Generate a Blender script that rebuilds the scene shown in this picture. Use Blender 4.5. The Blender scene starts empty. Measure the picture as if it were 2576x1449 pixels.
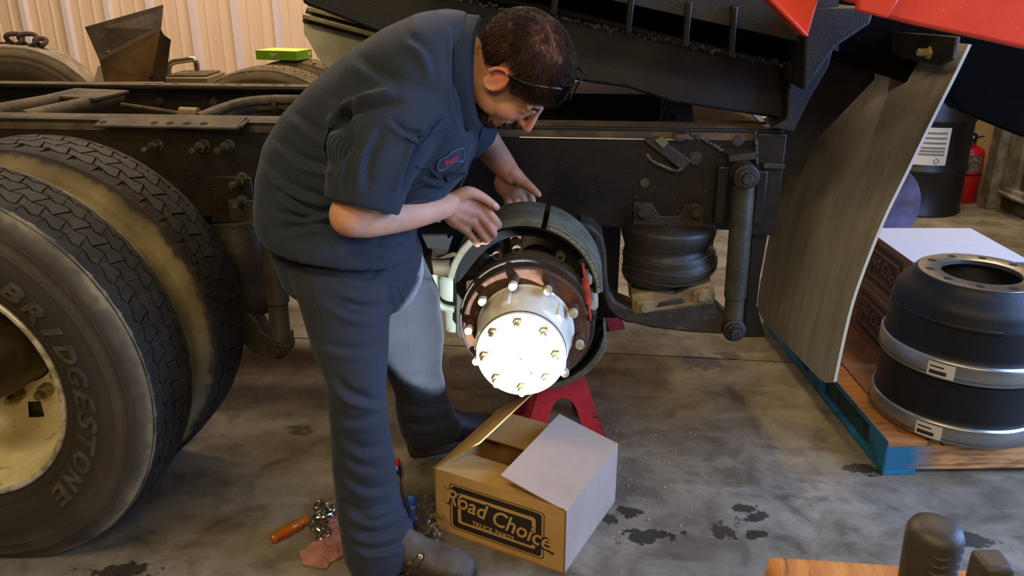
import bpy, bmesh, math, random
import numpy as np
from mathutils import Vector, Matrix, noise
from mathutils.bvhtree import BVHTree
rad = math.radians
PI = math.pi
random.seed(7)
scene = bpy.context.scene
COL = scene.collection

# ------------------------------------------------------------------ camera, world, lights, exposure
IMW, IMH, FPX = 2576.0, 1449.0, 2050.0
CAMH, PITCH = 1.42, rad(21)
cam_d = bpy.data.cameras.new('camera')
cam = bpy.data.objects.new('camera', cam_d)
COL.objects.link(cam)
cam.location = (0, 0, CAMH)
cam.rotation_euler = (PI / 2 - PITCH, 0, 0)
cam_d.sensor_width = 36.0
cam_d.lens = FPX / IMW * 36.0
cam_d.clip_start = 0.05
cam_d.dof.use_dof = True
cam_d.dof.focus_distance = 2.05
cam_d.dof.aperture_fstop = 13.0
scene.camera = cam

vs = scene.view_settings
vs.view_transform = 'Standard'
vs.look = 'None'
vs.gamma = 1.0
vs.use_curve_mapping = False
vs.exposure = 0.0

world = bpy.data.worlds.new('world')
scene.world = world
world.use_nodes = True
bg = world.node_tree.nodes['Background']
bg.inputs[0].default_value = (1.0, 0.84, 0.66, 1)
bg.inputs[1].default_value = 0.055

def area(name, loc, target, sx, sy, watts, col, spread=180):
    d = bpy.data.lights.new(name, 'AREA')
    d.shape = 'RECTANGLE'; d.size = sx; d.size_y = sy
    d.energy = watts; d.color = col
    d.spread = rad(spread)
    o = bpy.data.objects.new(name, d); COL.objects.link(o)
    o.location = loc
    o.rotation_euler = (Vector(target) - Vector(loc)).to_track_quat('-Z', 'Y').to_euler()
    return o
WARM = (1.0, 0.79, 0.46)
# ceiling strip lights of the shop (above the frame), an added camera-side fill and the daylight of the open bay door on the right
area('ceiling_strip_front', (-1.4, -0.5, 3.9), (-0.5, 1.9, 0.4), 2.4, 0.5, 70, WARM)
area('fill_light_near', (0.4, -2.4, 3.3), (-0.2, 1.9, 0.7), 2.4, 0.5, 58, WARM)  # added fill from the camera side to brighten the face, no known fixture
area('ceiling_strip_rear', (-1.6, 4.7, 4.2), (-1.6, 4.9, 0), 3.5, 0.5, 190, (1.0, 0.80, 0.60))
area('ceiling_strip_right', (2.3, 4.2, 3.8), (2.3, 4.3, 0), 0.5, 2.0, 60, (1.0, 0.78, 0.42))
area('bay_door_daylight', (3.2, 1.1, 1.7), (0.0, 1.5, 0.4), 2.4, 2.2, 230, (0.30, 0.50, 1.0))
# the torch aimed at the hub
sp_d = bpy.data.lights.new('torch_beam', 'SPOT')
sp_d.energy = 520; sp_d.color = (0.78, 0.89, 1.0)
sp_d.spot_size = rad(18.8); sp_d.spot_blend = 0.15; sp_d.shadow_soft_size = 0.012
sp = bpy.data.objects.new('torch_beam', sp_d); COL.objects.link(sp)
sp.location = (0.12, 0.45, 0.40)
sp.rotation_euler = (Vector((-0.125, 2.1, 0.55)) - sp.location).to_track_quat('-Z', 'Y').to_euler()

# ------------------------------------------------------------------ pixel -> place
CT, ST = math.cos(PITCH), math.sin(PITCH)
def ray(px, py):
    r = (px - IMW / 2) / FPX; d = (py - IMH / 2) / FPX
    return Vector((r, CT - d * ST, -ST - d * CT))
def at(px, py, y):
    d = ray(px, py); return Vector((0, 0, CAMH)) + d * (y / d.y)
def atz(px, py, z=0.0):
    d = ray(px, py); return Vector((0, 0, CAMH)) + d * ((z - CAMH) / d.z)
def pix(p):
    x, y, z = p[0], p[1], p[2] - CAMH
    d = y * CT - z * ST; u = y * ST + z * CT
    return IMW / 2 + FPX * x / d, IMH / 2 - FPX * u / d
# the truck stands 5 degrees askew: (u along it, v inwards, z)
TO = Vector((0.03, 1.885, 0)); TYAW = rad(-5)
TC, TS = math.cos(TYAW), math.sin(TYAW)
def w2t(p): 
    dx, dy = p[0] - TO.x, p[1] - TO.y
    return Vector((dx * TC + dy * TS, -dx * TS + dy * TC, p[2]))
def t2w(u, v, z): return Vector((TO.x + u * TC - v * TS, TO.y + u * TS + v * TC, z))
def T(px, py, v):
    c = w2t((0, 0, CAMH)); d = ray(px, py)
    dt = Vector((d.x * TC + d.y * TS, -d.x * TS + d.y * TC, d.z))
    return c + dt * ((v - c.y) / dt.y)

# ------------------------------------------------------------------ materials
def lin(c):
    return tuple((x / 12.92 if x <= 0.04045 else ((x + 0.055) / 1.055) ** 2.4) for x in [v / 255 for v in c]) + (1,)
MATS = {}
def mat(name, col, rough=0.6, metal=0.0, col2=None, scale=6.0, lo=0.4, hi=0.62, bump=0.0, bscale=80.0,
        spec=0.5, stretch=(1, 1, 1), col3=None, scale3=30.0, lo3=0.58, hi3=0.66, rough2=None, trans=0.0, alpha=1.0, coat=0.0, bdist=0.01, detail=6):
    if name in MATS: return MATS[name]
    m = bpy.data.materials.new(name); m.use_nodes = True
    nt = m.node_tree; b = nt.nodes['Principled BSDF']
    b.inputs['Roughness'].default_value = rough
    b.inputs['Metallic'].default_value = metal
    b.inputs['Specular IOR Level'].default_value = spec
    b.inputs['Transmission Weight'].default_value = trans
    b.inputs['Alpha'].default_value = alpha
    b.inputs['Coat Weight'].default_value = coat
    b.inputs['Base Color'].default_value = lin(col)
    tc = nt.nodes.new('ShaderNodeTexCoord'); mp = nt.nodes.new('ShaderNodeMapping')
    nt.links.new(tc.outputs['Object'], mp.inputs['Vector'])
    mp.inputs['Scale'].default_value = stretch
    def nz(sc, det=detail):
        n = nt.nodes.new('ShaderNodeTexNoise'); n.inputs['Scale'].default_value = sc
        n.inputs['Detail'].default_value = det; n.inputs['Roughness'].default_value = 0.6
        nt.links.new(mp.outputs['Vector'], n.inputs['Vector']); return n
    def ramp(src, lo, hi):
        r = nt.nodes.new('ShaderNodeMapRange'); r.inputs['From Min'].default_value = lo; r.inputs['From Max'].default_value = hi
        nt.links.new(src, r.inputs['Value']); return r.outputs['Result']
    last = None
    if col2:
        fac = ramp(nz(scale).outputs['Fac'], lo, hi)
        mx = nt.nodes.new('ShaderNodeMix'); mx.data_type = 'RGBA'
        nt.links.new(fac, mx.inputs['Factor'])
        mx.inputs['A'].default_value = lin(col); mx.inputs['B'].default_value = lin(col2)
        last = mx.outputs['Result']
        if rough2 is not None:
            mr = nt.nodes.new('ShaderNodeMix'); mr.data_type = 'FLOAT'
            nt.links.new(fac, mr.inputs['Factor']); mr.inputs['A'].default_value = rough; mr.inputs['B'].default_value = rough2
            nt.links.new(mr.outputs['Result'], b.inputs['Roughness'])
    if col3:
        fac = ramp(nz(scale3).outputs['Fac'], lo3, hi3)
        mx = nt.nodes.new('ShaderNodeMix'); mx.data_type = 'RGBA'
        nt.links.new(fac, mx.inputs['Factor'])
        if last: nt.links.new(last, mx.inputs['A'])
        else: mx.inputs['A'].default_value = lin(col)
        mx.inputs['B'].default_value = lin(col3); last = mx.outputs['Result']
    if last: nt.links.new(last, b.inputs['Base Color'])
    if bump:
        bp = nt.nodes.new('ShaderNodeBump'); bp.inputs['Strength'].default_value = bump; bp.inputs['Distance'].default_value = bdist
        nt.links.new(nz(bscale, 4).outputs['Fac'], bp.inputs['Height'])
        nt.links.new(bp.outputs['Normal'], b.inputs['Normal'])
    MATS[name] = m
    return m

# ------------------------------------------------------------------ mesh builder
class MB:
    def __init__(s): s.v = []; s.f = []; s.mi = []; s.cur = 0
    def add(s, vs_, fs):
        o = len(s.v); s.v += [tuple(p) for p in vs_]
        for f in fs: s.f.append([o + i for i in f]); s.mi.append(s.cur)
        return s
    def box(s, x0, x1, y0, y1, z0, z1):
        x0, x1 = sorted((x0, x1)); y0, y1 = sorted((y0, y1)); z0, z1 = sorted((z0, z1))
        return s.add([(x0,y0,z0),(x1,y0,z0),(x1,y1,z0),(x0,y1,z0),(x0,y0,z1),(x1,y0,z1),(x1,y1,z1),(x0,y1,z1)],
                     [(3,2,1,0),(4,5,6,7),(0,1,5,4),(1,2,6,5),(2,3,7,6),(3,0,4,7)])
    def prism(s, poly, vec):
        n = len(poly); vec = Vector(vec); A = [Vector(p) for p in poly]; B = [p + vec for p in A]
        nrm = Vector((0, 0, 0))
        for i in range(n): nrm += A[i].cross(A[(i + 1) % n])
        if nrm.dot(vec) > 0: A, B = B, A; flip = True
        fs = [tuple(range(n)), tuple(range(2 * n - 1, n - 1, -1))] + [(i, i + n, (i + 1) % n + n, (i + 1) % n) for i in range(n)]
        # orient: cap A must face against the extrusion
        return s.add(A + B, fs)
    def cyl(s, p0, p1, r0, r1=None, n=20, cap=True):
        if r1 is None: r1 = r0
        return s.loft([ring(p0, Vector(p1) - Vector(p0), r0, n), ring(p1, Vector(p1) - Vector(p0), r1, n)], cap)
    def loft(s, rings, cap=True, closed=False):
        n = len(rings[0]); vs_ = [p for r in rings for p in r]; fs = []
        m = len(rings)
        for k in range(m if closed else m - 1):
            a, b = k * n, ((k + 1) % m) * n
            for i in range(n): fs.append((a + i, a + (i + 1) % n, b + (i + 1) % n, b + i))
        if cap and not closed: fs.append(tuple(range(n - 1, -1, -1))); fs.append(tuple(range((m - 1) * n, m * n)))
        return s.add(vs_, fs)
    def tube(s, pts, r, n=8, cap=True, closed=False):
        pts = [Vector(p) for p in pts]; m = len(pts); rr = r if isinstance(r, (list, tuple)) else [r] * m
        rings = []; prev = None
        for i, p in enumerate(pts):
            t = (pts[(i + 1) % m] - pts[i - 1]) if closed else (pts[min(i + 1, m - 1)] - pts[max(i - 1, 0)])
            t.normalize()
            if prev is None:
                a = Vector((0, 0, 1)) if abs(t.z) < 0.9 else Vector((1, 0, 0))
                x = t.cross(a).normalized()
            else:
                x = (prev - t * prev.dot(t)).normalized()
            prev = x; y = t.cross(x)
            rings.append([p + (x * math.cos(2 * PI * k / n) + y * math.sin(2 * PI * k / n)) * rr[i] for k in range(n)])
        return s.loft(rings, cap, closed)
    def lathe(s, prof, c=(0, 0, 0), axis='y', n=48, closed=False, cap=False, a0=0.0, a1=2 * PI):
        """prof: (radius, along axis)"""
        rings = []; c = Vector(c); full = abs(a1 - a0 - 2 * PI) < 1e-6
        m = n if full else n + 1
        for r, a in prof:
            rg = []
            for k in range(m):
                t = a0 + (a1 - a0) * k / n; x, y = r * math.cos(t), r * math.sin(t)
                rg.append(c + (Vector((x, a, y)) if axis == 'y' else Vector((y, x, a)) if axis == 'z' else Vector((a, y, x))))
            rings.append(rg)
        vs_ = [p for r in rings for p in r]; fs = []; q = len(rings)
        for k in range(q if closed else q - 1):
            a, b = k * m, ((k + 1) % q) * m
            for i in range(m if full else m - 1): fs.append((a + i, b + i, b + (i + 1) % m, a + (i + 1) % m))
        if cap: fs.append(tuple(range(m))); fs.append(tuple(range(q * m - 1, (q - 1) * m - 1, -1)))
        return s.add(vs_, fs)
    def ell(s, c, ax, n=20, m=12):
        """ellipsoid with three half-axis vectors"""
        c = Vector(c); ax = [Vector(a) for a in ax]
        vs_ = [c + ax[2]]
        for j in range(1, m):
            ph = PI * j / m
            for i in range(n):
                t = 2 * PI * i / n
                vs_.append(c + ax[0] * math.sin(ph) * math.cos(t) + ax[1] * math.sin(ph) * math.sin(t) + ax[2] * math.cos(ph))
        vs_.append(c - ax[2]); fs = []
        for i in range(n): fs.append((0, 1 + i, 1 + (i + 1) % n))
        for j in range(m - 2):
            a = 1 + j * n
            for i in range(n): fs.append((a + i, a + n + i, a + n + (i + 1) % n, a + (i + 1) % n))
        e = len(vs_) - 1; a = 1 + (m - 2) * n
        for i in range(n): fs.append((e, a + (i + 1) % n, a + i))
        if ax[0].cross(ax[1]).dot(ax[2]) < 0: fs = [tuple(reversed(f)) for f in fs]
        return s.add(vs_, fs)
    def ball(s, c, r, n=16, m=10): return s.ell(c, ((r,0,0),(0,r,0),(0,0,r)), n, m)
    def mesh(s, name='mesh', fix=True):
        me = bpy.data.meshes.new(name); me.from_pydata(s.v, [], s.f)
        if len(set(s.mi)) > 1: me.polygons.foreach_set('material_index', s.mi)
        if fix:
            bm = bmesh.new(); bm.from_mesh(me); bmesh.ops.recalc_face_normals(bm, faces=bm.faces); bm.to_mesh(me); bm.free()
        me.update(); return me
    def build(s, name, m, parent=None, smooth=True, bevel=0.0, ang=35, fix=True, seg=2):
        me = s.mesh(name, fix)
        return link(name, me, m, parent, smooth, bevel, ang, seg)
def ring(c, d, r, n):
    c = Vector(c); d = Vector(d).normalized()
    a = Vector((0, 0, 1)) if abs(d.z) < 0.9 else Vector((1, 0, 0))
    x = d.cross(a).normalized(); y = d.cross(x)
    return [c + (x * math.cos(2 * PI * k / n) + y * math.sin(2 * PI * k / n)) * r for k in range(n)]
def link(name, me, m, parent=None, smooth=True, bevel=0.0, ang=35, seg=2):
    for x in (m if isinstance(m, (list, tuple)) else [m]): me.materials.append(x)
    if smooth:
        me.polygons.foreach_set('use_smooth', [True] * len(me.polygons))
        me.set_sharp_from_angle(angle=rad(ang))
    o = bpy.data.objects.new(name, me); COL.objects.link(o)
    if parent: o.parent = parent
    if bevel:
        b = o.modifiers.new('bevel', 'BEVEL'); b.width = bevel; b.segments = seg; b.limit_method = 'ANGLE'; b.angle_limit = rad(40)
        b.harden_normals = False
    return o
def tag(o, label, cat, group=None, kind=None):
    if label: o['label'] = label
    if cat: o['category'] = cat
    if group: o['group'] = group
    if kind: o['kind'] = kind
    return o
def thing(name, label, cat, loc=(0, 0, 0), rotz=0.0, group=None):
    o = bpy.data.objects.new(name, None); COL.objects.link(o); o.empty_display_size = 0.1
    o.location = loc; o.rotation_euler = (0, 0, rotz)
    return tag(o, label, cat, group)
def truck_thing(name, label, cat): return thing(name, label, cat, TO, TYAW)
def copy_tree(o, parent=None):
    c = o.copy(); COL.objects.link(c); c.parent = parent
    for ch in list(o.children): copy_tree(ch, c)
    return c
def text_geo(body, size=1.0, shear=0.0, bold=0.0, space=1.0):
    cu = bpy.data.curves.new('txt', 'FONT'); cu.body = body; cu.size = size; cu.shear = shear; cu.offset = bold
    cu.space_character = space; cu.align_x = 'CENTER'; cu.align_y = 'CENTER'; cu.resolution_u = 3
    o = bpy.data.objects.new('txt', cu); COL.objects.link(o)
    me = bpy.data.meshes.new_from_object(o.evaluated_get(bpy.context.evaluated_depsgraph_get()))
    vs_ = [v.co.copy() for v in me.vertices]; fs = [tuple(p.vertices) for p in me.polygons]
    bpy.data.objects.remove(o); bpy.data.curves.remove(cu); bpy.data.meshes.remove(me)
    return vs_, fs
def lerp_path(pts, n):
    """smooth path (Catmull-Rom) through points"""
    pts = [Vector(p) for p in pts]; out = []
    for i in range(len(pts) - 1):
        p0, p1, p2, p3 = pts[max(i - 1, 0)], pts[i], pts[i + 1], pts[min(i + 2, len(pts) - 1)]
        for k in range(n):
            t = k / n
            out.append(0.5 * ((2 * p1) + (p2 - p0) * t + (2 * p0 - 5 * p1 + 4 * p2 - p3) * t * t + (3 * p1 - p0 - 3 * p2 + p3) * t ** 3))
    out.append(pts[-1]); return out

# palette
STEEL_BLACK = mat('greasy black steel', (24, 21, 16), 0.36, 0.0, (40, 34, 25), 7, 0.42, 0.64, 0.35, 190, 0.55, col3=(150, 138, 108), scale3=150, lo3=0.685, hi3=0.72, bdist=0.003)  # pale specks paint the glints of the grease into the colour
STEEL_DUST = mat('dusty brown steel', (88, 72, 48), 0.75, 0.0, (56, 46, 32), 11, 0.4, 0.6, 0.3, 90)
STEEL_DARK = mat('dark oily steel', (38, 33, 26), 0.55, 0.0, (58, 50, 38), 10, 0.4, 0.6, 0.3, 120)
RUST = mat('rust', (104, 66, 42), 0.85, 0.0, (64, 44, 32), 12, 0.38, 0.62, 0.4, 120, col3=(132, 86, 52), scale3=24, lo3=0.58, hi3=0.7)
RUST_DARK = mat('dark rust', (70, 48, 32), 0.85, 0.0, (46, 36, 26), 16, 0.4, 0.6, 0.4, 120)
ZINC = mat('zinc bolt', (120, 108, 84), 0.45, 0.6, (80, 70, 52), 40, 0.4, 0.6, 0.2, 150)
BLACK_PAINT = mat('black body paint', (20, 18, 15), 0.5, 0.0, (32, 29, 23), 5, 0.4, 0.6, 0.45, 260, 0.5, bdist=0.004)
# ------------------------------------------------------------------ floor, walls
def floor_material():
    m = bpy.data.materials.new('stained concrete'); m.use_nodes = True
    nt = m.node_tree; b = nt.nodes['Principled BSDF']; N = nt.nodes.new; L = nt.links.new
    tc = N('ShaderNodeTexCoord')
    def nz(sc, det=8, vec=None, rough=0.62, dist=0.0):
        n = N('ShaderNodeTexNoise'); n.inputs['Scale'].default_value = sc; n.inputs['Detail'].default_value = det
        n.inputs['Roughness'].default_value = rough; n.inputs['Distortion'].default_value = dist
        L(vec or tc.outputs['Object'], n.inputs['Vector']); return n
    def mr(src, a, c, to0=0.0, to1=1.0):
        r = N('ShaderNodeMapRange'); r.inputs['From Min'].default_value = a; r.inputs['From Max'].default_value = c
        r.inputs['To Min'].default_value = to0; r.inputs['To Max'].default_value = to1
        L(src, r.inputs['Value']); return r.outputs['Result']
    def mix(fac, A, B):
        x = N('ShaderNodeMix'); x.data_type = 'RGBA'; L(fac, x.inputs['Factor'])
        for s_, k in ((A, 'A'), (B, 'B')):
            if isinstance(s_, tuple): x.inputs[k].default_value = s_
            else: L(s_, x.inputs[k])
        return x.outputs['Result']
    def math_(op, a, c):
        x = N('ShaderNodeMath'); x.operation = op
        for i, s_ in enumerate((a, c)):
            if isinstance(s_, (int, float)): x.inputs[i].default_value = s_
            else: L(s_, x.inputs[i])
        return x.outputs[0]
    big = mr(nz(1.6, 10).outputs['Fac'], 0.36, 0.66)
    col = mix(big, lin((108, 97, 78)), lin((148, 138, 119)))
    mid = mr(nz(7, 10, dist=0.6).outputs['Fac'], 0.42, 0.7)
    col = mix(mid, col, lin((84, 73, 56)))
    mp = N('ShaderNodeMapping'); L(tc.outputs['Object'], mp.inputs['Vector']); mp.inputs['Scale'].default_value = (1.6, 5, 1); mp.inputs['Rotation'].default_value = (0, 0, rad(8))
    st = mr(nz(2.2, 8, mp.outputs['Vector']).outputs['Fac'], 0.52, 0.78, 0, 0.45)
    col = mix(st, col, lin((164, 156, 138)))
    fine = mr(nz(60, 6).outputs['Fac'], 0.55, 0.75, 0, 0.45)
    col = mix(fine, col, lin((78, 70, 56)))
    # oil stains where they lie on the slab (x, y, radius, stretch)
    warp = nz(22, 6); stains = None
    for (px, py, r, sx) in STAINS:
        p = atz(px, py)
        su = N('ShaderNodeVectorMath'); su.operation = 'SUBTRACT'; L(tc.outputs['Object'], su.inputs[0]); su.inputs[1].default_value = (p.x, p.y, 0)
        sc = N('ShaderNodeVectorMath'); sc.operation = 'MULTIPLY'; L(su.outputs[0], sc.inputs[0]); sc.inputs[1].default_value = (1 / sx, 1, 0)
        ln = N('ShaderNodeVectorMath'); ln.operation = 'LENGTH'; L(sc.outputs[0], ln.inputs[0])
        d = math_('DIVIDE', ln.outputs['Value'], r)
        d = math_('ADD', d, math_('MULTIPLY', math_('SUBTRACT', warp.outputs['Fac'], 0.5), 4.2))
        f = mr(d, 0.75, 1.0, 1.0, 0.0)
        stains = f if stains is None else math_('MAXIMUM', stains, f)
    col = mix(math_('MULTIPLY', stains, 0.85), col, lin((38, 33, 28)))
    # tyre print: slanted blocks in two rows
    p = atz(1860, 1210)
    mp2 = N('ShaderNodeMapping'); mp2.vector_type = 'TEXTURE'; L(tc.outputs['Object'], mp2.inputs['Vector'])
    mp2.inputs['Location'].default_value = (p.x, p.y, 0); mp2.inputs['Rotation'].default_value = (0, 0, rad(-6))
    sep = N('ShaderNodeSeparateXYZ'); L(mp2.outputs['Vector'], sep.inputs[0])
    X, Y = sep.outputs[0], sep.outputs[1]
    br = N('ShaderNodeTexBrick'); br.inputs['Scale'].default_value = 1.0; br.inputs['Brick Width'].default_value = 0.062; br.inputs['Row Height'].default_value = 0.045
    br.inputs['Mortar Size'].default_value = 0.011; br.inputs['Color1'].default_value = (1, 1, 1, 1); br.inputs['Color2'].default_value = (0.7, 0.7, 0.7, 1); br.inputs['Mortar'].default_value = (0, 0, 0, 1)
    cb = N('ShaderNodeCombineXYZ'); L(math_('ADD', X, math_('MULTIPLY', Y, 0.6)), cb.inputs[0]); L(Y, cb.inputs[1]); L(cb.outputs[0], br.inputs['Vector'])
    env = math_('MULTIPLY', mr(math_('ABSOLUTE', X, 0), 0.25, 0.42, 1, 0), mr(math_('ABSOLUTE', Y, 0), 0.075, 0.09, 1, 0))
    prt = math_('MULTIPLY', math_('MULTIPLY', br.outputs['Color'], env), mr(nz(14, 5).outputs['Fac'], 0.38, 0.56))
    col = mix(math_('MULTIPLY', prt, 0.55), col, lin((84, 80, 76)))
    L(col, b.inputs['Base Color'])
    L(mr(stains, 0, 1, 0.72, 0.36), b.inputs['Roughness'])
    b.inputs['Specular IOR Level'].default_value = 0.35
    bp = N('ShaderNodeBump'); bp.inputs['Strength'].default_value = 0.22; bp.inputs['Distance'].default_value = 0.004
    L(nz(45, 8).outputs['Fac'], bp.inputs['Height']); L(bp.outputs['Normal'], b.inputs['Normal'])
    return m
STAINS = [(1630, 1350, 0.035, 2.0), (1825, 1337, 0.03, 1.7), (1895, 1345, 0.018, 2.2), (1870, 1278, 0.03, 1.3), (1900, 1300, 0.022, 2.0),
          (1576, 1287, 0.03, 1.2), (1530, 1305, 0.022, 1.4), (1762, 911, 0.06, 1.5), (1830, 895, 0.04, 1.5), (1720, 1340, 0.010, 1.2), (2440, 1360, 0.03, 2.0),
          (2180, 1183, 0.03, 2.4), (760, 1080, 0.03, 1.5), (300, 1440, 0.03, 3.0)]
g0, g1 = Vector((-7, 2.93 + 7.7 * 0.115, 0)), Vector((7, 2.93 - 6.3 * 0.115, 0))
mb = MB(); w = Vector((0.0, 0.004, 0)); dz = Vector((0, 0, -0.012))
mb.add([(-7, -3, 0), (7, -3, 0), g1 - w, g0 - w, g0 - w + dz, g1 - w + dz, g0 + w + dz, g1 + w + dz, g0 + w, g1 + w, (7, 7.2, 0), (-7, 7.2, 0)],
       [(0, 1, 2, 3), (3, 2, 5, 4), (4, 5, 7, 6), (6, 7, 9, 8), (8, 9, 10, 11)])
tag(mb.build('floor', floor_material(), smooth=False, fix=False), 'worn grey concrete shop floor with oil stains and a saw joint', 'floor', kind='structure')

WALLM = mat('peach sheet metal', (230, 200, 164), 0.5, 0.0, (218, 184, 150), 3, 0.3, 0.7, 0.05, 30, stretch=(6, 6, 0.5))
YW = 6.25
wall = MB().box(-7, 7, YW, YW + 0.1, 0, 4.6).build('wall_back', WALLM)
tag(wall, 'peach corrugated sheet metal wall behind the truck', 'wall', kind='structure')
RIB_LIT = mat('highlit rib metal', (226, 210, 206), 0.42, 0.0, (216, 196, 188), 3, 0.3, 0.7)  # paler than the wall: the ribs' highlight is painted in
rib_me = MB().prism([(-0.034, 0, 0), (-0.018, -0.03, 0), (0.018, -0.03, 0), (0.034, 0, 0)], (0, 0, 4.6)).mesh('rib')
rib_me.materials.append(RIB_LIT)
x0 = at(593, 60, YW).x
mini = MB().prism([(-0.012, 0, 0), (-0.006, -0.008, 0), (0.006, -0.008, 0), (0.012, 0, 0)], (0, 0, 4.6)).mesh('rib'); mini.materials.append(WALLM)
for k in range(-9, 22):
    o = bpy.data.objects.new('rib', rib_me); COL.objects.link(o); o.parent = wall; o.location = (x0 + k * 0.305, YW + 0.001, 0)
    for j in (0.1, 0.2):
        o = bpy.data.objects.new('rib', mini); COL.objects.link(o); o.parent = wall; o.location = (x0 + k * 0.305 + j, YW + 0.001, 0)

# right side: white wall corner, steel jamb and brown sectional door
XR = 3.16
WHITE_WALL = mat('cream wall', (214, 196, 164), 0.7, 0.0, (186, 164, 130), 2.5, 0.4, 0.7)
JAMB = mat('grey steel jamb', (150, 142, 128), 0.5, 0.2, (110, 102, 88), 8, 0.4, 0.6)
DOORM = mat('brown door panel', (62, 52, 38), 0.55, 0.0, (44, 36, 26), 4, 0.4, 0.6, 0.1, 40)
wr = MB().box(XR - 0.55, XR + 0.15, 5.55, 5.65, 0, 4.6).box(XR - 0.02, XR + 0.15, 5.25, 5.55, 0, 4.6).build('wall_right', WHITE_WALL)
tag(wr, 'cream wall corner behind the oil drum and fire extinguisher', 'wall', kind='structure')
tag(MB().box(XR - 0.08, XR + 0.06, 5.13, 5.23, 0, 4.2).build('trim_1', JAMB, bevel=0.006), 'grey steel door jamb beside the fire extinguisher', 'door frame', kind='structure')
dr = thing('door_1', 'dark brown sectional overhead door at the right', 'door', (XR, 4.0, 0)); dr['kind'] = 'structure'
for k in range(5):
    z = 0.02 + k * 0.42
    MB().box(0, 0.05, -1.6, 1.12, z, z + 0.412).build('panel', DOORM, dr, bevel=0.008)
MB().box(-0.03, 0.0, 0.95, 1.10, 0.10, 0.62).box(-0.045, 0, 0.86, 1.04, 0.12, 0.17).build('hinge_plate', JAMB, dr, bevel=0.003)
MB().cyl((-0.05, 0.8, 0.13), (-0.05, 1.08, 0.13), 0.012, n=12).build('roller', JAMB, dr)
p = Vector((XR, 0, 0)); 
d0 = ray(2528, 415); tt = (XR - 0.004) / d0.x; q = Vector((0, 0, CAMH)) + d0 * tt
st = MB().box(-0.006, 0.0, q.y - 4.0 - 0.045, q.y - 4.0 + 0.045, q.z - 0.10, q.z + 0.08).build('sticker', mat('sticker cream', (226, 214, 178), 0.5), dr)
MB().box(-0.008, -0.006, q.y - 4.0 - 0.045, q.y - 4.0 + 0.045, q.z + 0.055, q.z + 0.08).build('sticker_band', mat('sticker orange', (204, 142, 52), 0.5), dr)
MB().box(-0.008, -0.006, q.y - 4.0 - 0.03, q.y - 4.0 + 0.03, q.z - 0.085, q.z - 0.07).build('sticker_band', mat('sticker black', (30, 26, 22), 0.5), dr)

# ------------------------------------------------------------------ truck chassis
CH = truck_thing('truck_chassis', 'black greasy truck frame with suspension and axle', 'truck')
ZT, ZB, VF, VC = 1.012, 0.712, 0.49, 0.92     # rail top, bottom, outer face, truck centre line
def hexbolt(parent, u, v, z, r=0.017, ln=0.022, m=ZINC, stud=True, dirv=-1, name='bolt'):
    b = MB().cyl((u, v, z), (u, v + dirv * 0.004, z), r * 1.25, n=18)
    b.cyl((u, v + dirv * 0.004, z), (u, v + dirv * (0.004 + ln * 0.7), z), r, n=6)
    if stud: b.cyl((u, v + dirv * ln * 0.7, z), (u, v + dirv * ln * 2.0, z), r * 0.55, n=10)
    return b.build(name, m, parent, bevel=0.0015)
def rail(v, sgn, name):
    b = MB(); t = 0.012; fw = 0.085; u0, u1 = -3.2, 0.70
    a, c = v, v + sgn * t
    b.box(u0, u1, min(a, c), max(a, c), ZB, ZT)
    c2 = v + sgn * fw
    b.box(u0, u1, min(c, c2), max(c, c2), ZT - t, ZT); b.box(u0, u1, min(c, c2), max(c, c2), ZB, ZB + t)
    return b.build(name, STEEL_BLACK, CH, bevel=0.004, seg=2)
rail(VF, 1, 'frame_rail'); rail(2 * VC - VF, -1, 'frame_rail')
# dusty top of the rails: the wooden/steel liner strip lying on each flange
pr_ = [(VF + .083, ZT), (VF + .083, ZT + .004), (VF + .022, ZT + .004)] + [(VF + .022 - .027 * math.sin(t), ZT + .004 - .036 * (1 - math.cos(t))) for t in [rad(15 * i) for i in range(1, 7)]] + [(VF + .001, ZT - .032)]
MB().prism([(-3.2, a_, b_) for a_, b_ in pr_], (3.85, 0, 0)).build('flange_dust_strip', STEEL_DUST, CH, ang=60)
MB().box(-3.2, 0.0, 2 * VC - VF - 0.083, 2 * VC - VF - 0.004, ZT, ZT + 0.004).build('flange_dust_strip', STEEL_DUST, CH)
# thin bright line along the rail top
MB().cyl((-0.05, VF - 0.004, ZT - 0.033), (0.42, VF - 0.004, ZT - 0.033), 0.0022, n=6).build('bright_edge', mat('bright line steel', (190, 182, 160), 0.35, 0.7), CH)
# body of the angle plate with holes on the left of the rail
a = T(262, 318, VF); b_ = T(617, 330, VF)
pl = MB().prism([(a.x, VF - .056, ZT - .016), (a.x, VF - .004, ZT - .004), (a.x, VF + .03, ZT + .0045), (a.x, VF + .03, ZT + .0115), (a.x, VF - .006, ZT + .004), (a.x, VF - .058, ZT - .008)], (b_.x - a.x, 0, 0))
pl.prism([(b_.x, VF - .056, ZT - .016), (b_.x, VF - .01, ZT - .006), (b_.x + .022, VF - .01, ZT + .004), (b_.x + .022, VF - .056, ZT - .006)], (0, 0, .008))
pl = pl.build('angle_plate', STEEL_DUST, CH, bevel=0.003)
HOLE = mat('hole black', (8, 7, 6), 0.9)
for px in (268, 395, 435, 477, 519):
    p = T(px, 319, VF - 0.02)
    e1_ = Vector((1, 0, 0)); e2_ = Vector((0, -.052, -.012)).normalized(); c_ = Vector((p.x, VF - .034, ZT - .0024)) + Vector((0, 0, .0008))
    MB().add([c_ + e1_ * .0115 * math.cos(t) + e2_ * .0115 * math.sin(t) for t in [2 * PI * i / 16 for i in range(16)]], [tuple(range(16))]).build('plate_hole', HOLE, pl, fix=False)
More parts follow.
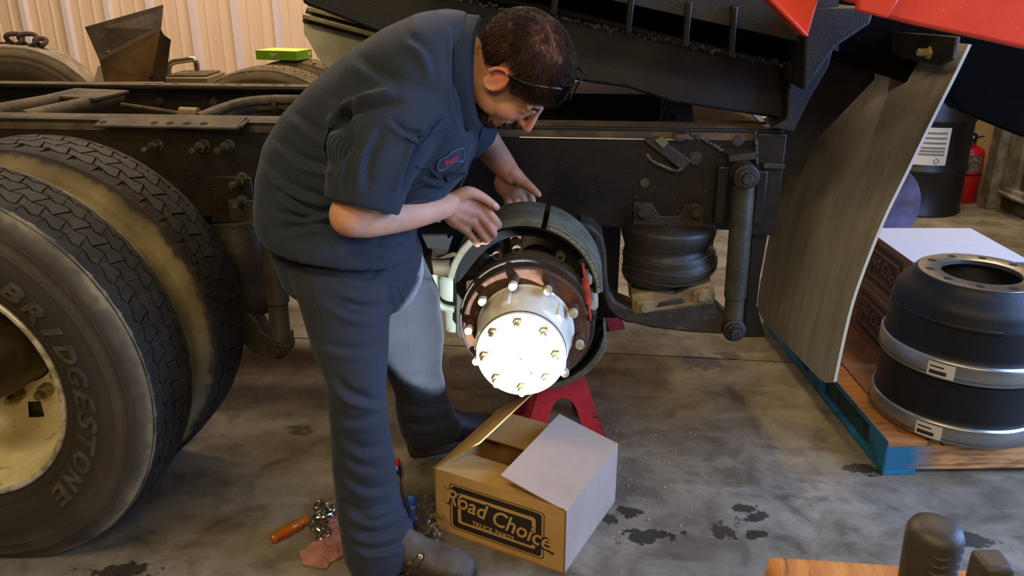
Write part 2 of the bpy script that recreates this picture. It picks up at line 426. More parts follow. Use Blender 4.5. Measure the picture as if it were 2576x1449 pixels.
# far rail with holes
for px in (370, 400, 440, 560, 600, 690, 720):
    p = T(px, 204, 2 * VC - VF - 0.04)
    MB().lathe([(0.0, ZT + 0.0042), (0.013, ZT + 0.0042), (0.014, ZT + 0.0046)], (p.x, 2 * VC - VF - 0.04, 0), 'z', 12).build('flange_hole', HOLE, CH)
for px, py in ((405, 253), (540, 256), (586, 257), (562, 272)):
    p = T(px, py, 2 * VC - VF - 0.0125); hexbolt(CH, p.x, p.y, p.z, 0.016, 0.02, RUST_DARK, False)
# bolts on the near rail
for px, py, r in ((396, 364, .015), (513, 366, .017), (575, 366, .016), (610, 450, .017), (618, 500, .018)):
    p = T(px, py, VF); hexbolt(CH, p.x, VF, p.z, r, 0.042)
# hanger bracket behind the mechanic and its foot plate
a, c = T(520, 440, VF), T(650, 560, VF)
MB().box(a.x, c.x, VF - 0.014, VF, c.z, a.z).build('hanger_plate', STEEL_BLACK, CH, bevel=0.004)
a, c = T(575, 500, VF - 0.02), T(655, 558, VF - 0.02)
MB().box(a.x, c.x, VF - 0.03, VF - 0.014, c.z, a.z).build('hanger_foot', STEEL_DARK, CH, bevel=0.004)
p0, p1 = T(520, 578, VF - 0.03), T(700, 562, VF - 0.03)
MB().cyl(p0, p1, 0.016, n=14).build('tie_bar', STEEL_DARK, CH)
# crossmembers between the rails
for u in (-2.6, -1.2, -0.62, 0.42):
    MB().box(u - 0.05, u + 0.05, VF + 0.013, 2 * VC - VF - 0.013, 0.74, 0.94).build('crossmember', STEEL_DARK, CH, bevel=0.01)
# two pipes with a plate on top
pp = T(112, 246, 1.05); 
for (xa, ya, xb, yb) in ((-20, 282, 200, 240), (60, 296, 300, 243)):
    p0, p1 = T(xa, ya, 0.62), T(xb, yb, 1.12)
    MB().cyl(p0, p1, 0.024, n=14).build('cross_pipe', STEEL_DUST, CH)
ca, cb_, cc, cd = T(110, 246, 0.98), T(238, 255, 0.92), T(326, 236, 1.14), T(190, 228, 1.18)
zz = (ca.z + cc.z) / 2
mb = MB().prism([(ca.x, ca.y, zz), (cb_.x, cb_.y, zz), (cc.x, cc.y, zz), (cd.x, cd.y, zz)], (0, 0, 0.012))
cp = mb.build('cross_plate', STEEL_DUST, CH, bevel=0.003)
# air hoses with a clamp
HOSE = mat('dusty hose', (98, 84, 60), 0.7, 0, (64, 56, 42), 20)
for k, (dy, dv) in enumerate(((0, 0), (16, 0.02), (28, 0.05))):
    pts = [T(500 + 6 * k, 296 + dy * .4, 0.66 + dv), T(560, 272 + dy, 0.76 + dv), T(620, 256 + dy, 0.86 + dv), T(700, 250 + dy, 0.9 + dv), T(820, 252 + dy, 0.9 + dv)]
    MB().tube(lerp_path(pts, 6), 0.0155, 10).build('air_hose', HOSE, CH)
p = T(697, 263, 0.91)
MB().lathe([(0.026, -0.008), (0.034, -0.008), (0.034, 0.008), (0.026, 0.008)], (p.x, p.y, p.z), 'x', 20, closed=True).build('hose_clamp', STEEL_DUST, CH)
MB().cyl(T(455, 288, 0.70), T(500, 290, 0.70), 0.025, n=16).build('hose_end', mat('tan coupling', (120, 96, 58), 0.6), CH)
MB().tube(lerp_path([T(305, 262, 1.0), T(360, 270, 0.95), T(460, 286, 0.85)], 6), 0.006, 6).build('brake_line', HOSE, CH)

# right end: doubler plate, weld, gussets, shock and air spring
p = T(1905, 330, VF); 
MB().box(p.x, 0.708, VF - 0.012, VF, ZB - 0.01, ZT - 0.01).build('end_plate', STEEL_BLACK, CH, bevel=0.004)
MB().box(p.x + 0.02, 0.708, VF - 0.03, VF - 0.012, T(1900, 420, VF).z, T(1900, 405, VF).z).build('end_rib', STEEL_DARK, CH, bevel=0.004)
random.seed(3)
w = MB()
pa, pb = T(1738, 335, VF), T(1832, 388, VF)
for k in range(22):
    q = pa.lerp(pb, k / 21); w.ball((q.x, VF - 0.002, q.z + random.uniform(-.004, .004)), random.uniform(.004, .0075), 8, 6)
w.build('weld_bead', mat('weld spatter', (48, 42, 33), 0.35, 0.2, (90, 82, 66), 90, .5, .6), CH); w = MB()
pa, pb = T(1900, 335, VF - .012), T(1904, 470, VF - .012)
for k in range(26):
    q = pa.lerp(pb, k / 25); w.ball((q.x, VF - 0.013, q.z), random.uniform(.004, .008), 8, 6)
w.build('weld_bead', mat('weld spatter', (48, 42, 33), 0.35, 0.2, (90, 82, 66), 90, .5, .6), CH)
# hanger for the shock top
a, c = T(1808, 398, VF - 0.03), T(1915, 560, VF - 0.03)
MB().box(a.x, a.x + 0.03, VF - 0.05, VF, c.z, a.z - 0.02).box(c.x - 0.03, c.x, VF - 0.05, VF, c.z, a.z - 0.03).build('shock_bracket', STEEL_BLACK, CH, bevel=0.004)
a = T(1832, 388, VF - .04); c = T(1898, 380, VF - .04)
MB().prism([(a.x, VF - 0.06, a.z), (c.x, VF - 0.06, c.z), (c.x, VF - 0.06, c.z - 0.02), (a.x, VF - 0.06, a.z - 0.02)], (0, 0.06, 0)).build('shock_bracket_top', STEEL_DARK, CH, bevel=0.003)
def shock(top, bot, r1, r2, split, m):
    s = MB(); top, bot = Vector(top), Vector(bot); d = bot - top; L = d.length; d.normalize()
    s.cyl(top + d * 0.03, top + d * (L * split), r1, n=24)
    body = s.build('shock_absorber', m, CH, bevel=0.006, seg=3)
    MB().cyl(top + d * (L * split), top + d * (L - 0.02), r2, n=24).build('lower_tube', m, body)
    for q, r in ((top, 0.036), (bot, 0.034)):
        e = MB().cyl(q + Vector((0, -0.035, 0)), q + Vector((0, 0.035, 0)), r, n=24).build('shock_eye', STEEL_DARK, body, bevel=0.005)
        MB().cyl(q + Vector((0, -0.045, 0)), q + Vector((0, -0.034, 0)), 0.026, n=20).cyl(q + Vector((0, -0.06, 0)), q + Vector((0, -0.045, 0)), 0.017, n=6).build('eye_bolt', STEEL_DARK, body, bevel=0.002)
    return body
SHOCKM = mat('dirty shock tube', (58, 55, 46), 0.38, 0.25, (84, 78, 62), 8, .4, .62, 0.15, 150, col3=(130, 124, 106), scale3=120, lo3=0.66, hi3=0.7)
shock(T(1873, 440, 0.40), T(1843, 822, 0.40), 0.0315, 0.0275, 0.80, SHOCKM)
# link, clip and pin hardware on the rail (dangling bracket)
q0 = T(1640, 345, VF)
MB().prism([T(1618, 350, VF - .002), T(1655, 342, VF - .002), T(1738, 402, VF - .002), T(1716, 428, VF - .002)], (0, -0.02, 0)).build('rail_clip', STEEL_DARK, CH, bevel=0.003)
MB().prism([T(1645, 352, VF - .024), T(1668, 342, VF - .024), T(1682, 358, VF - .024), T(1668, 374, VF - .024)], (0, -0.006, 0)).build('rail_clip_plate', mat('clip olive', (104, 96, 70), 0.55), CH, bevel=0.002)
a, c = T(1692, 331, VF), T(1730, 345, VF)
tb = MB().box(a.x, c.x, VF - 0.045, VF, c.z, a.z).build('rail_tab', STEEL_DUST, CH, bevel=0.004)
MB().lathe([(0.0, a.z + 0.001), (0.012, a.z + 0.001), (0.013, a.z + 0.0015)], ((a.x + c.x) / 2, VF - 0.022, 0), 'z', 14).build('tab_hole', HOLE, tb)
MB().tube(lerp_path([T(1628, 388, VF - .01), T(1640, 405, VF - .02), T(1668, 418, VF - .02), T(1702, 430, VF - .02), T(1722, 415, VF - .015), T(1726, 395, VF - .01)], 5), 0.005, 8).build('clip_wire', ZINC, CH)
for px, py, r in ((1748, 400, .018), (1855, 355, .015)):
    p = T(px, py, VF); hexbolt(CH, p.x, VF, p.z, r, 0.012, STEEL_DARK, False)
p = T(1622, 459, VF); MB().cyl((p.x, VF, p.z), (p.x, VF - 0.004, p.z), 0.013, n=16).build('plug', STEEL_DUST, CH)
# air spring with upper bracket
p0, p1 = T(1592, 500, VF), T(1770, 580, VF)
up = MB().prism([T(1590, 585, VF), T(1592, 505, VF), T(1640, 508, VF), T(1658, 540, VF), T(1705, 540, VF), T(1722, 512, VF), T(1768, 512, VF), T(1770, 585, VF)], (0, -0.016, 0)).build('air_spring_bracket', STEEL_DARK, CH, bevel=0.004)
for px, py in ((1617, 532), (1748, 532)):
    p = T(px, py, VF - .016)
    MB().cyl((p.x, VF - .016, p.z), (p.x, VF - .021, p.z), 0.026, n=24).build('washer', STEEL_DARK, up, bevel=0.001)
    hexbolt(up, p.x, VF - 0.021, p.z, 0.016, 0.018, STEEL_DARK, False)
p = T(1680, 575, VF - .02); MB().cyl((p.x, p.y, p.z - .012), (p.x, p.y, p.z + .012), 0.006, n=10).build('stud', ZINC, up)
AC = T(1680, 650, 0.50); Vc = 0.50
def bag_ring(py, wpx, sag, k, n=40):
    py = py if py < 612 else 612 + (py - 612) * .74
    c = T(1680 + k, py, Vc); r = wpx * 0.5 / FPX * 2.55
    return [Vector((c.x + r * math.cos(2 * PI * i / n), c.y + r * 0.95 * math.sin(2 * PI * i / n), c.z + sag * math.cos(2 * PI * i / n))) for i in range(n)]
bag = MB().loft([bag_ring(560, 222, 0, 2), bag_ring(572, 228, 0, 2), bag_ring(590, 222, 0, 0), bag_ring(606, 208, .002, -2), bag_ring(618, 200, .004, -4), bag_ring(628, 212, .006, 0), bag_ring(642, 224, .008, 2), bag_ring(652, 220, .01, 2), bag_ring(662, 226, .012, 4),
                 bag_ring(680, 230, .014, 4), bag_ring(700, 226, .016, 2), bag_ring(712, 212, .018, 0), bag_ring(720, 196, .018, -2), bag_ring(724, 176, .018, -2)])
RUBBER_BAG = mat('dusty bag rubber', (40, 35, 28), 0.5, 0, (58, 50, 38), 7, .4, .65, 0.2, 60, 0.5)
bag = bag.build('air_spring', RUBBER_BAG, CH, ang=80)
for seam in ((632, 224), (668, 230), (700, 228)):
    rg = [p + (p - T(1680, seam[0], Vc)).normalized() * 0.0015 for p in bag_ring(seam[0], seam[1], 0.008, 2)]
    rg = [Vector((p.x, p.y, p.z + 0.006 * math.sin(3 * i * 2 * PI / 40 + seam[0]))) for i, p in enumerate(rg)]
    MB().tube(rg, 0.0009, 5, closed=True).build('bag_seam', mat('seam dust', (96, 88, 74), 0.8), bag)
# seat casting under the bag + trailing arm
seat = MB()
P = lambda x, y, v=0.40: T(x, y, v)
seat.prism([P(1588, 742), P(1640, 735), P(1700, 742), P(1740, 722), P(1790, 712), P(1800, 740), P(1798, 768), P(1592, 796)], (0, 0.17, 0))
SEATM = mat('dusty seat casting', (156, 132, 90), 0.8, 0, (110, 92, 62), 10, .4, .62, 0.3, 70)
seat = seat.build('air_spring_seat', SEATM, CH, bevel=0.006)
for px, py in ((1622, 770), (1765, 742)):
    p = P(px, py); MB().prism([P(px - 24, py + 16), P(px - 22, py - 14), P(px + 20, py - 18), P(px + 24, py + 10)], (0, -0.012, 0)).build('seat_pad', SEATM, seat, bevel=0.004)
    hexbolt(seat, p.x, 0.388, p.z, 0.014, 0.012, SEATM, False)
MB().prism([P(1652, 772), P(1662, 758), P(1715, 748), P(1722, 760)], (0, -0.006, 0)).build('seat_slot', STEEL_DARK, seat, bevel=0.003)
arm_pts = [P(1598, 780), P(1800, 752), P(1805, 775), P(1830, 800), P(1856, 812), P(1858, 836), P(1830, 842), P(1740, 838), P(1640, 826), P(1598, 815), P(1575, 812), P(1550, 800), P(1530, 780), P(1515, 740), P(1500, 660), P(1490, 600), P(1455, 560), P(1490, 570), P(1515, 595), P(1526, 640), P(1528, 700), P(1533, 735), P(1548, 760), P(1572, 770)]
MB().prism(arm_pts, (0, 0.10, 0)).build('trailing_arm', mat('arm steel', (66, 58, 46), 0.6, 0.1, (48, 42, 34), 12, .4, .6, 0.25, 90, col3=(96, 80, 52), scale3=20, lo3=.58, hi3=.68), CH, bevel=0.008, seg=3)
MB().box(T(1440, 700, .95).x, T(1556, 700, .95).x, .95, 1.05, T(1500, 800, .95).z, ZB).build('dark_backing', BLACK_PAINT, CH, bevel=.006)  # dark block added to black out the lit floor behind the arm
MB().box(T(1585, 700, .95).x, T(1790, 700, .95).x, .95, 1.15, T(1500, 760, .95).z, ZB).build('dark_backing_wide', RUBBER_BAG, CH, bevel=.03, seg=4)  # dark block added behind the bag to black out the gap
# dark bulk under the rail end: hinge hanger leg
MB().prism([T(1893, 560, .52), T(1938, 560, .52), T(1912, 700, .52), T(1904, 770, .52), T(1926, 850, .52), T(1868, 850, .52), T(1880, 700, .52)], (0, 0.06, 0)).build('hanger_leg', BLACK_PAINT, CH, bevel=0.006)
# left axle air spring, dark bulk and shaft, added to blacken the gap
g_ = MB(); cu = T(600, 650, .5).x
for (r0_, z0_) in (): pass
g_.lathe([(.001, .40), (.10, .40), (.125, .43), (.13, .48), (.118, .53), (.128, .58), (.125, .64), (.11, .68), (.11, .71)], (cu, .52, 0), 'z', 36)
g_.build('air_spring', RUBBER_BAG, CH, ang=60)
MB().ell((-.62, VC, .62), ((.42, 0, 0), (0, .2, 0), (0, 0, .2)), 24, 14).build('dark_bulk', STEEL_DARK, CH)
MB().cyl((-1.3, VC, .52), (0, VC, .58), .06, n=20).build('drive_shaft', STEEL_DARK, CH)
# inside of the far side: dark diff housing, axle
MB().cyl((0, 0.30, .57), (0, 1.60, .57), 0.07, n=28).build('axle_housing', STEEL_DARK, CH)
MB().ell((0, VC, .57), ((.2, 0, 0), (0, .17, 0), (0, 0, .2)), 24, 14).build('differential', STEEL_DARK, CH)
MB().cyl((-1.372, 0.25, .49), (-1.372, 1.6, .49), 0.07, n=28).build('axle_housing', STEEL_DARK, CH)
MB().ell((-1.372, VC, .49), ((.2, 0, 0), (0, .17, 0), (0, 0, .2)), 24, 14).build('differential', STEEL_DARK, CH)
# walking beam left of the hub, torque rod, brake chambers (pale green-grey)
MB().prism([T(1040, 590, .44), T(1260, 588, .44), T(1262, 640, .44), T(1190, 645, .44), T(1090, 628, .44), T(1040, 622, .44)], (0, 0.08, 0)).build('front_arm', mat('beam grime', (22, 19, 15), .8, 0, (17, 14, 11), 10, .4, .6, .25, 90), CH, bevel=0.006)
tr = MB().tube([T(1040, 668, .40), T(1120, 672, .40), T(1185, 660, .40), T(1215, 650, .40)], [0.024, 0.026, 0.028, 0.03], 14)
tr.ell(T(1208, 660, .40), ((.036, 0, 0), (0, .036, 0), (0, 0, .034)), 16, 10)
tr.build('torque_rod', mat('rod dust', (92, 80, 58), .65, .1, (64, 55, 40), 12), CH)
MB().cyl(T(1170, 690, .37), T(1205, 682, .37), 0.022, n=6).build('rod_nut', STEEL_DUST, CH, bevel=.002)
MB().prism([T(1195, 690, .36), T(1232, 650, .36), T(1252, 640, .36), T(1256, 662, .36), T(1240, 690, .36), T(1205, 702, .36)], (0, 0.02, 0)).build('slack_adjuster', mat('wet grease', (40, 36, 28), .25, 0, (70, 62, 44), 30, .45, .6, .4, 90), CH, bevel=.004)
TANK = mat('pale green paint', (150, 156, 136), 0.5, 0, (118, 122, 104), 7, .45, .68, 0.05, 60, col3=(84, 78, 62), scale3=18, lo3=.66, hi3=.72)
bc = MB()
for (px, py, w, h_) in ((1133, 735, 70, 72), (1140, 805, 54, 70)):
    a, c = T(px - w / 2, py - h_ / 2, .62), T(px + w / 2, py + h_ / 2, .62)
    r = abs(c.x - a.x) / 2; cx = (a.x + c.x) / 2
    bc.lathe([(0.001, c.z), (r * .92, c.z), (r, c.z + .008), (r, a.z - .014), (r * .8, a.z), (0.001, a.z)], (cx, .66, 0), 'z', 28)
bc.build('brake_chamber', TANK, CH, ang=50)
MB().tube(lerp_path([T(1095, 650, .58), T(1092, 690, .58), T(1100, 760, .58), T(1140, 778, .58), T(1172, 770, .58)], 6), 0.012, 8).build('chamber_bracket', TANK, CH)
MB().prism([T(1148, 690, .50), T(1172, 690, .50), T(1170, 850, .50), T(1158, 858, .50), T(1146, 840, .50)], (0, .02, 0)).build('bracket_leg', STEEL_DARK, CH, bevel=.004)
MB().prism([T(1085, 620, 1.2), T(1098, 622, 1.2), T(1088, 652, 1.2)], (0, .01, 0)).build('far_bracket', mat('cream bracket', (206, 190, 150), .6), CH)
# left shock and its lower mount, behind the mechanic
shock(T(678, 520, 0.38), T(708, 868, 0.38), 0.036, 0.031, 0.68, SHOCKM)
MB().prism([T(600, 770, .40), T(640, 800, .40), T(660, 835, .40), T(685, 850, .40), T(722, 850, .40), T(720, 890, .40), T(690, 900, .40), T(640, 890, .40), T(560, 830, .40)], (0, 0.07, 0)).build('lower_shock_mount', mat('mount dust', (84, 78, 62), .65, .1, (56, 50, 40), 12), CH, bevel=.006)
# things on and behind the frame on the right: wooden plank, dark box, blue strap
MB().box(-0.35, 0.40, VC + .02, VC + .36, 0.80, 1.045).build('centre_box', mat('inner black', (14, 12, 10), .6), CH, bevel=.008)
p0 = T(1676, 300, .75); p1 = T(1690, 245, .75)
MB().tube([T(1658, 318, .72), T(1672, 290, .72), T(1682, 268, .72), T(1683, 250, .72)], [.010, .011, .010, .008], 8).build('hook_lever', STEEL_DUST, CH)
WOOD = mat('yellow plywood', (150, 108, 56), .7, 0, (116, 80, 42), 4, .35, .65, .1, 60, stretch=(1, 14, 14))
pk = thing('wooden_plank', 'yellowish plywood plank lying across the frame behind the rail', 'plank', TO, TYAW)
MB().prism([T(1748, 322, .60), T(1738, 268, 1.3), T(1860, 275, 1.3), T(1905, 322, .60)], (0, 0, .02)).build('plank_board', WOOD, pk, bevel=.003)
tag(MB().prism([t2w(*T(1880, 285, 1.28)), t2w(*T(1900, 287, 1.28)), t2w(*T(1930, 318, .80)), t2w(*T(1910, 318, .80))], (0, 0, .015)).build('blue_strap', mat('blue plastic', (60, 130, 200), .4)), 'small blue plastic strap at the rear end of the frame', 'strap')
# ------------------------------------------------------------------ tyres
def radial_mat(name, stops, rough=0.8, nscale=18, namp=0.02, bump=0.25):
    """rubber whose dust depends on the distance from the axle (object y axis)"""
    m = bpy.data.materials.new(name); m.use_nodes = True; nt = m.node_tree; b = nt.nodes['Principled BSDF']; N = nt.nodes.new; L = nt.links.new
    tc = N('ShaderNodeTexCoord'); mul = N('ShaderNodeVectorMath'); mul.operation = 'MULTIPLY'; mul.inputs[1].default_value = (1, 0, 1)
    L(tc.outputs['Object'], mul.inputs[0]); ln = N('ShaderNodeVectorMath'); ln.operation = 'LENGTH'; L(mul.outputs[0], ln.inputs[0])
    nz = N('ShaderNodeTexNoise'); nz.inputs['Scale'].default_value = nscale; nz.inputs['Detail'].default_value = 9; nz.inputs['Roughness'].default_value = .65; L(tc.outputs['Object'], nz.inputs['Vector'])
    a = N('ShaderNodeMath'); a.operation = 'MULTIPLY_ADD'; L(nz.outputs['Fac'], a.inputs[0]); a.inputs[1].default_value = namp * 2; a.inputs[2].default_value = -namp
    s = N('ShaderNodeMath'); s.operation = 'ADD'; L(ln.outputs['Value'], s.inputs[0]); L(a.outputs[0], s.inputs[1])
    mr = N('ShaderNodeMapRange'); mr.inputs['From Min'].default_value = 0.28; mr.inputs['From Max'].default_value = 0.54; L(s.outputs[0], mr.inputs['Value'])
    cr = N('ShaderNodeValToRGB'); L(mr.outputs['Result'], cr.inputs['Fac'])
    e = cr.color_ramp.elements
    while len(e) < len(stops): e.new(0.5)
    for k, (r, c) in enumerate(stops): e[k].position = (r - .28) / .26; e[k].color = lin(c)
    n2 = N('ShaderNodeTexNoise'); n2.inputs['Scale'].default_value = 5; n2.inputs['Detail'].default_value = 8; L(tc.outputs['Object'], n2.inputs['Vector'])
    m2 = N('ShaderNodeMapRange'); m2.inputs['From Min'].default_value = .4; m2.inputs['From Max'].default_value = .7; m2.inputs['To Max'].default_value = .72; L(n2.outputs['Fac'], m2.inputs['Value'])
    mx = N('ShaderNodeMix'); mx.data_type = 'RGBA'; L(m2.outputs['Result'], mx.inputs['Factor']); L(cr.outputs['Color'], mx.inputs['A']); mx.inputs['B'].default_value = lin((52, 44, 34))
    L(mx.outputs['Result'], b.inputs['Base Color']); b.inputs['Roughness'].default_value = rough; b.inputs['Specular IOR Level'].default_value = .3
    bp = N('ShaderNodeBump'); bp.inputs['Strength'].default_value = bump; bp.inputs['Distance'].default_value = .004; L(nz.outputs['Fac'], bp.inputs['Height']); L(bp.outputs['Normal'], b.inputs['Normal'])
    return m
RUB_OUT = radial_mat('outer tyre rubber', [(.30, (52, 46, 38)), (.40, (56, 50, 41)), (.44, (78, 70, 57)), (.475, (68, 60, 48)), (.495, (104, 94, 74)), (.506, (146, 134, 104)), (.514, (112, 104, 84))])
RUB_IN = radial_mat('inner tyre rubber', [(.30, (128, 110, 78)), (.42, (150, 132, 96)), (.47, (158, 141, 104)), (.495, (128, 112, 80)), (.504, (60, 53, 42)), (.515, (50, 44, 36))])
RUB_FAR = radial_mat('far tyre rubber', [(.30, (70, 58, 40)), (.42, (78, 64, 43)), (.47, (92, 76, 52)), (.50, (98, 82, 56)), (.505, (58, 48, 33)), (.515, (50, 42, 30))])
TREAD = mat('tread rubber', (40, 37, 32), .78, 0, (58, 52, 43), 16, .42, .66, .25, 110, .3)
TREAD_IN = mat('inner tread rubber', (28, 26, 22), .7, 0, (44, 39, 32), 14, .45, .7, .25, 110, .35)
TREAD_FAR = mat('far tread rubber', (110, 94, 66), .85, 0, (82, 70, 50), 14, .4, .66, .25, 110, .3)
PROF = [(.286, -.100), (.292, -.108), (.302, -.114), (.315, -.120), (.335, -.131), (.36, -.1385), (.385, -.1415), (.41, -.1405), (.43, -.1375), (.436, -.1385), (.446, -.1345), (.462, -.130), (.466, -.1315), (.480, -.124), (.492, -.117), (.502, -.109), (.508, -.104), (.5115, -.100), (.5115, -.092)]
RB, RT_ = .5110, .5200
def flat(mb, zc):
    for i, p in enumerate(mb.v):
        if p[2] < -zc + 0.002: mb.v[i] = (p[0], p[1], -zc + 0.002)
def tire_meshes(nb, lug, zc, seed=1):
    cs = MB().lathe(PROF + [(r, -a) for r, a in reversed(PROF)], n=128); flat(cs, zc)
    casing = cs.mesh('tire')
    rnd = random.Random(seed); tr = MB()
    def zig(line, th):
        if line in (0, 5): return (-.103, 0, 0, 0, 0, .103)[line]
        v0, ph = {1: (-.066, 0), 2: (-.024, .5), 3: (.024, 0), 4: (.066, .5)}[line]
        x = (th / (2 * PI) * nb + ph) % 1.0
        return v0 + .0075 * (4 * abs(x - .5) - 1)
    for row in range(5):
        off = (0, .25, .0, .25, 0)[row]
        gap = (lug, .085, .085, .085, lug)[row]
        for k in range(nb):
            t0 = (k + off) / nb * 2 * PI; t1 = (k + 1 + off - gap) / nb * 2 * PI
            g = .0030
            sk = (0, .22, -.2, .22, 0)[row] * 2 * PI / nb
            tp = []; steps = (0, .25, .5, .75, 1)
            for s in steps:
                th = t0 + (t1 - t0) * s; tp.append((th, zig(row, th) + (g if row else 0)))
            for s in reversed(steps):
                th = t0 + (t1 - t0) * s + sk; tp.append((th, zig(row + 1, th) - (g if row < 4 else 0)))
            n = len(tp); top = []; bot = []; dr = rnd.uniform(-.0006, .0006)
            for th, v in tp:
                sh = max(0, abs(v) - .085) * .35
                r = RT_ + dr - sh - .004 * (v / .1) ** 2
                top.append((r * math.cos(th), v, r * math.sin(th)))
                bot.append((RB * .995 * math.cos(th), v + (-.002 if row == 0 and v < -.1 else .002 if row == 4 and v > .1 else 0), RB * .995 * math.sin(th)))
            tr.add(top + bot, [tuple(range(n))] + [(i, i + n, (i + 1) % n + n, (i + 1) % n) for i in range(n)])
    flat(tr, zc)
    return casing, tr.mesh('tread')
def ribbed_meshes(zc):
    pr = [p for p in PROF]
    cs = MB().lathe(pr + [(r, -a) for r, a in reversed(pr)], n=112); flat(cs, zc)
    tr = MB()
    for a, c in ((-.103, -.064), (-.055, -.024), (-.016, .016), (.024, .055), (.064, .103)):
        tr.lathe([(RB - .003, a), (RT_ - .002, a + .001), (RT_, (a + c) / 2), (RT_ - .002, c - .001), (RB - .003, c)], n=112)
    flat(tr, zc)
    return cs.mesh('tire'), tr.mesh('tread')
RIMM = mat('cream wheel paint', (224, 210, 166), .42, 0, (198, 178, 126), 6, .42, .66, .06, 60, col3=(120, 100, 64), scale3=22, lo3=.62, hi3=.72)
RIM_LIP = mat('bare rim lip', (214, 206, 186), .35, .3, (160, 148, 120), 26, .45, .6)
def build_wheel(name, label, pos, casing, tread, cm, tm, rim=True, group=None, dish=1):
    t = truck_thing(name, label, 'wheel'); 
    if group: t['group'] = group
    wp = t2w(*pos); t.location = wp
    tire = link('tire', casing.copy(), cm, t, ang=50)
    link('tread', tread.copy(), tm, tire, ang=40)
    if rim:
        a = -.113 * dish
        d = dish
        rm = MB().lathe([(.292, a + d * .012), (.2985, a + d * .006), (.2995, a), (.297, a - d * .005), (.290, a - d * .006), (.285, a), (.281, a + d * .012), (.277, a + d * .04), (.272, a + d * .09), (.262, a + d * .15), (.250, a + d * .19), (.238, a + d * .215), (.225, a + d * .232), (.214, a + d * .242)], n=96)
        # disc with hand holes
        for k in range(8):
            rm.lathe([(.214, a + d * .242), (.17, a + d * .252)], n=6, a0=2 * PI * k / 8 + .22, a1=2 * PI * (k + 1) / 8 - .0)
        rm.lathe([(.17, a + d * .252), (.165, a + d * .2525), (.108, a + d * .2535)], n=96)
        ro = rm.build('rim', RIMM, t, ang=45)
        MB().lathe([(.2925, a + d * .008), (.3002, a + d * .003), (.3006, a - d * .002), (.2975, a - d * .0065), (.2885, a - d * .0068), (.2842, a - d * .001), (.288, a + d * .002)], n=96).build('rim_lip', RIM_LIP, ro, ang=60)
    return t
cas, trd = tire_meshes(60, .03, .49)
cas2, trd2 = tire_meshes(46, .24, .49, 2)
UW, ZW = -1.372, 0.49
WO = build_wheel('dual_wheel', 'outer dual truck wheel with dusty cream rim, at the left edge', (UW, -.153, ZW), cas, trd, RUB_OUT, TREAD)
WI = build_wheel('dual_wheel', 'inner dual tyre with dusty tan sidewall behind the outer wheel', (UW, .192, ZW), cas2, trd2, RUB_IN, TREAD_IN)
build_wheel('dual_wheel', 'far side inner dual tyre just behind the frame rails', (-1.40, 2.08, ZW), cas, trd, RUB_FAR, TREAD_FAR, rim=False)
build_wheel('dual_wheel', 'far side outer dual tyre carrying the green box', (-1.37, 2.42, ZW), cas2, trd2, RUB_FAR, TREAD_FAR)
rc, rt = ribbed_meshes(.515)
rw = build_wheel('steer_wheel', 'worn ribbed tyre standing near the wall at the left edge', (0, 0, 0), rc, rt, RUB_FAR, mat('grey worn tread', (150, 138, 116), .8, 0, (112, 100, 80), 12, .4, .66, .2, 90))
p = at(20, 112, 5.0); rw.location = (p.x, 5.05, .515); rw.rotation_euler = (0, 0, rad(8))
dark = radial_mat('dark background tyre', [(.30, (34, 28, 28)), (.40, (40, 34, 32)), (.52, (60, 52, 50))])
bw = build_wheel('spare_wheel', 'white rimmed wheel glimpsed above the frame behind the mechanic\'s head', (0, 0, 0), rc, rt, dark, dark)
p = at(1432, 196, 4.9); bw.location = (p.x, 4.9, .5475); bw.rotation_euler = (0, 0, rad(-3)); bw.scale = (1.05, 1, 1.05)
# pallet-like pale sheet behind it
tag(MB().box(0.1, 1.6, 5.35, 5.38, 0, 1.35).build('scratched_sheet', mat('scratched grey sheet', (206, 202, 212), .45, .1, (140, 134, 142), 9, .4, .6, 0, 50, stretch=(1, 1, 8))), 'scratched grey metal sheet standing behind the white rimmed wheel', 'metal sheet')

# raised lettering on the near tyre
LET = mat('raised letters', (84, 77, 66), .62, 0, (60, 54, 46), 20, .4, .65, .15, 90, .35)
tire = [c for c in WO.children if c.name.startswith('tire')][0]
def prof_v(r):
    for (r0, a0), (r1, a1) in zip(PROF, PROF[1:]):
        if r0 <= r <= r1: return a0 + (a1 - a0) * (r - r0) / (r1 - r0)
    return -.14
word = 'BRIDGESTONE'; ang0, ang1 = rad(47.5), rad(-46)
for k, ch in enumerate(word):
    vs_, fs = text_geo(ch, .075, .22, .0022)
    xs = [v.x for v in vs_]; ys = [v.y for v in vs_]; cy = (min(ys) + max(ys)) / 2; cx = (min(xs) + max(xs)) / 2
    sy = .050 / (max(ys) - min(ys)); sx = 1.35 if ch == 'I' else .053 / max(max(xs) - min(xs), .02)
    th0 = ang0 + (ang1 - ang0) * k / (len(word) - 1); front = []; back = []
    for v in vs_:
        r = .366 + (v.y - cy) * sy; th = th0 - (v.x - cx) * sx / .366
        a = prof_v(r)
        front.append((r * math.cos(th), a - .0035, r * math.sin(th))); back.append((r * math.cos(th), a + .001, r * math.sin(th)))
    g = MB(); n = len(vs_); edges = {}
    for f in fs:
        for i in range(len(f)):
            e = (f[i], f[(i + 1) % len(f)]); edges[e] = edges.get(e, 0) + 1
    walls = [(a, b, b + n, a + n) for (a, b) in edges if (b, a) not in edges]
    g.add(front + back, list(fs) + walls); g.build('raised_letter', LET, tire, smooth=False)
# raised rings on the sidewall
for r in (.325, .4335, .464):
    MB().tube([(r * math.cos(t), prof_v(r) - .0005, r * math.sin(t)) for t in [2 * PI * i / 96 for i in range(96)]], .0022, 6, closed=True).build('sidewall_ring', RUB_OUT, tire)
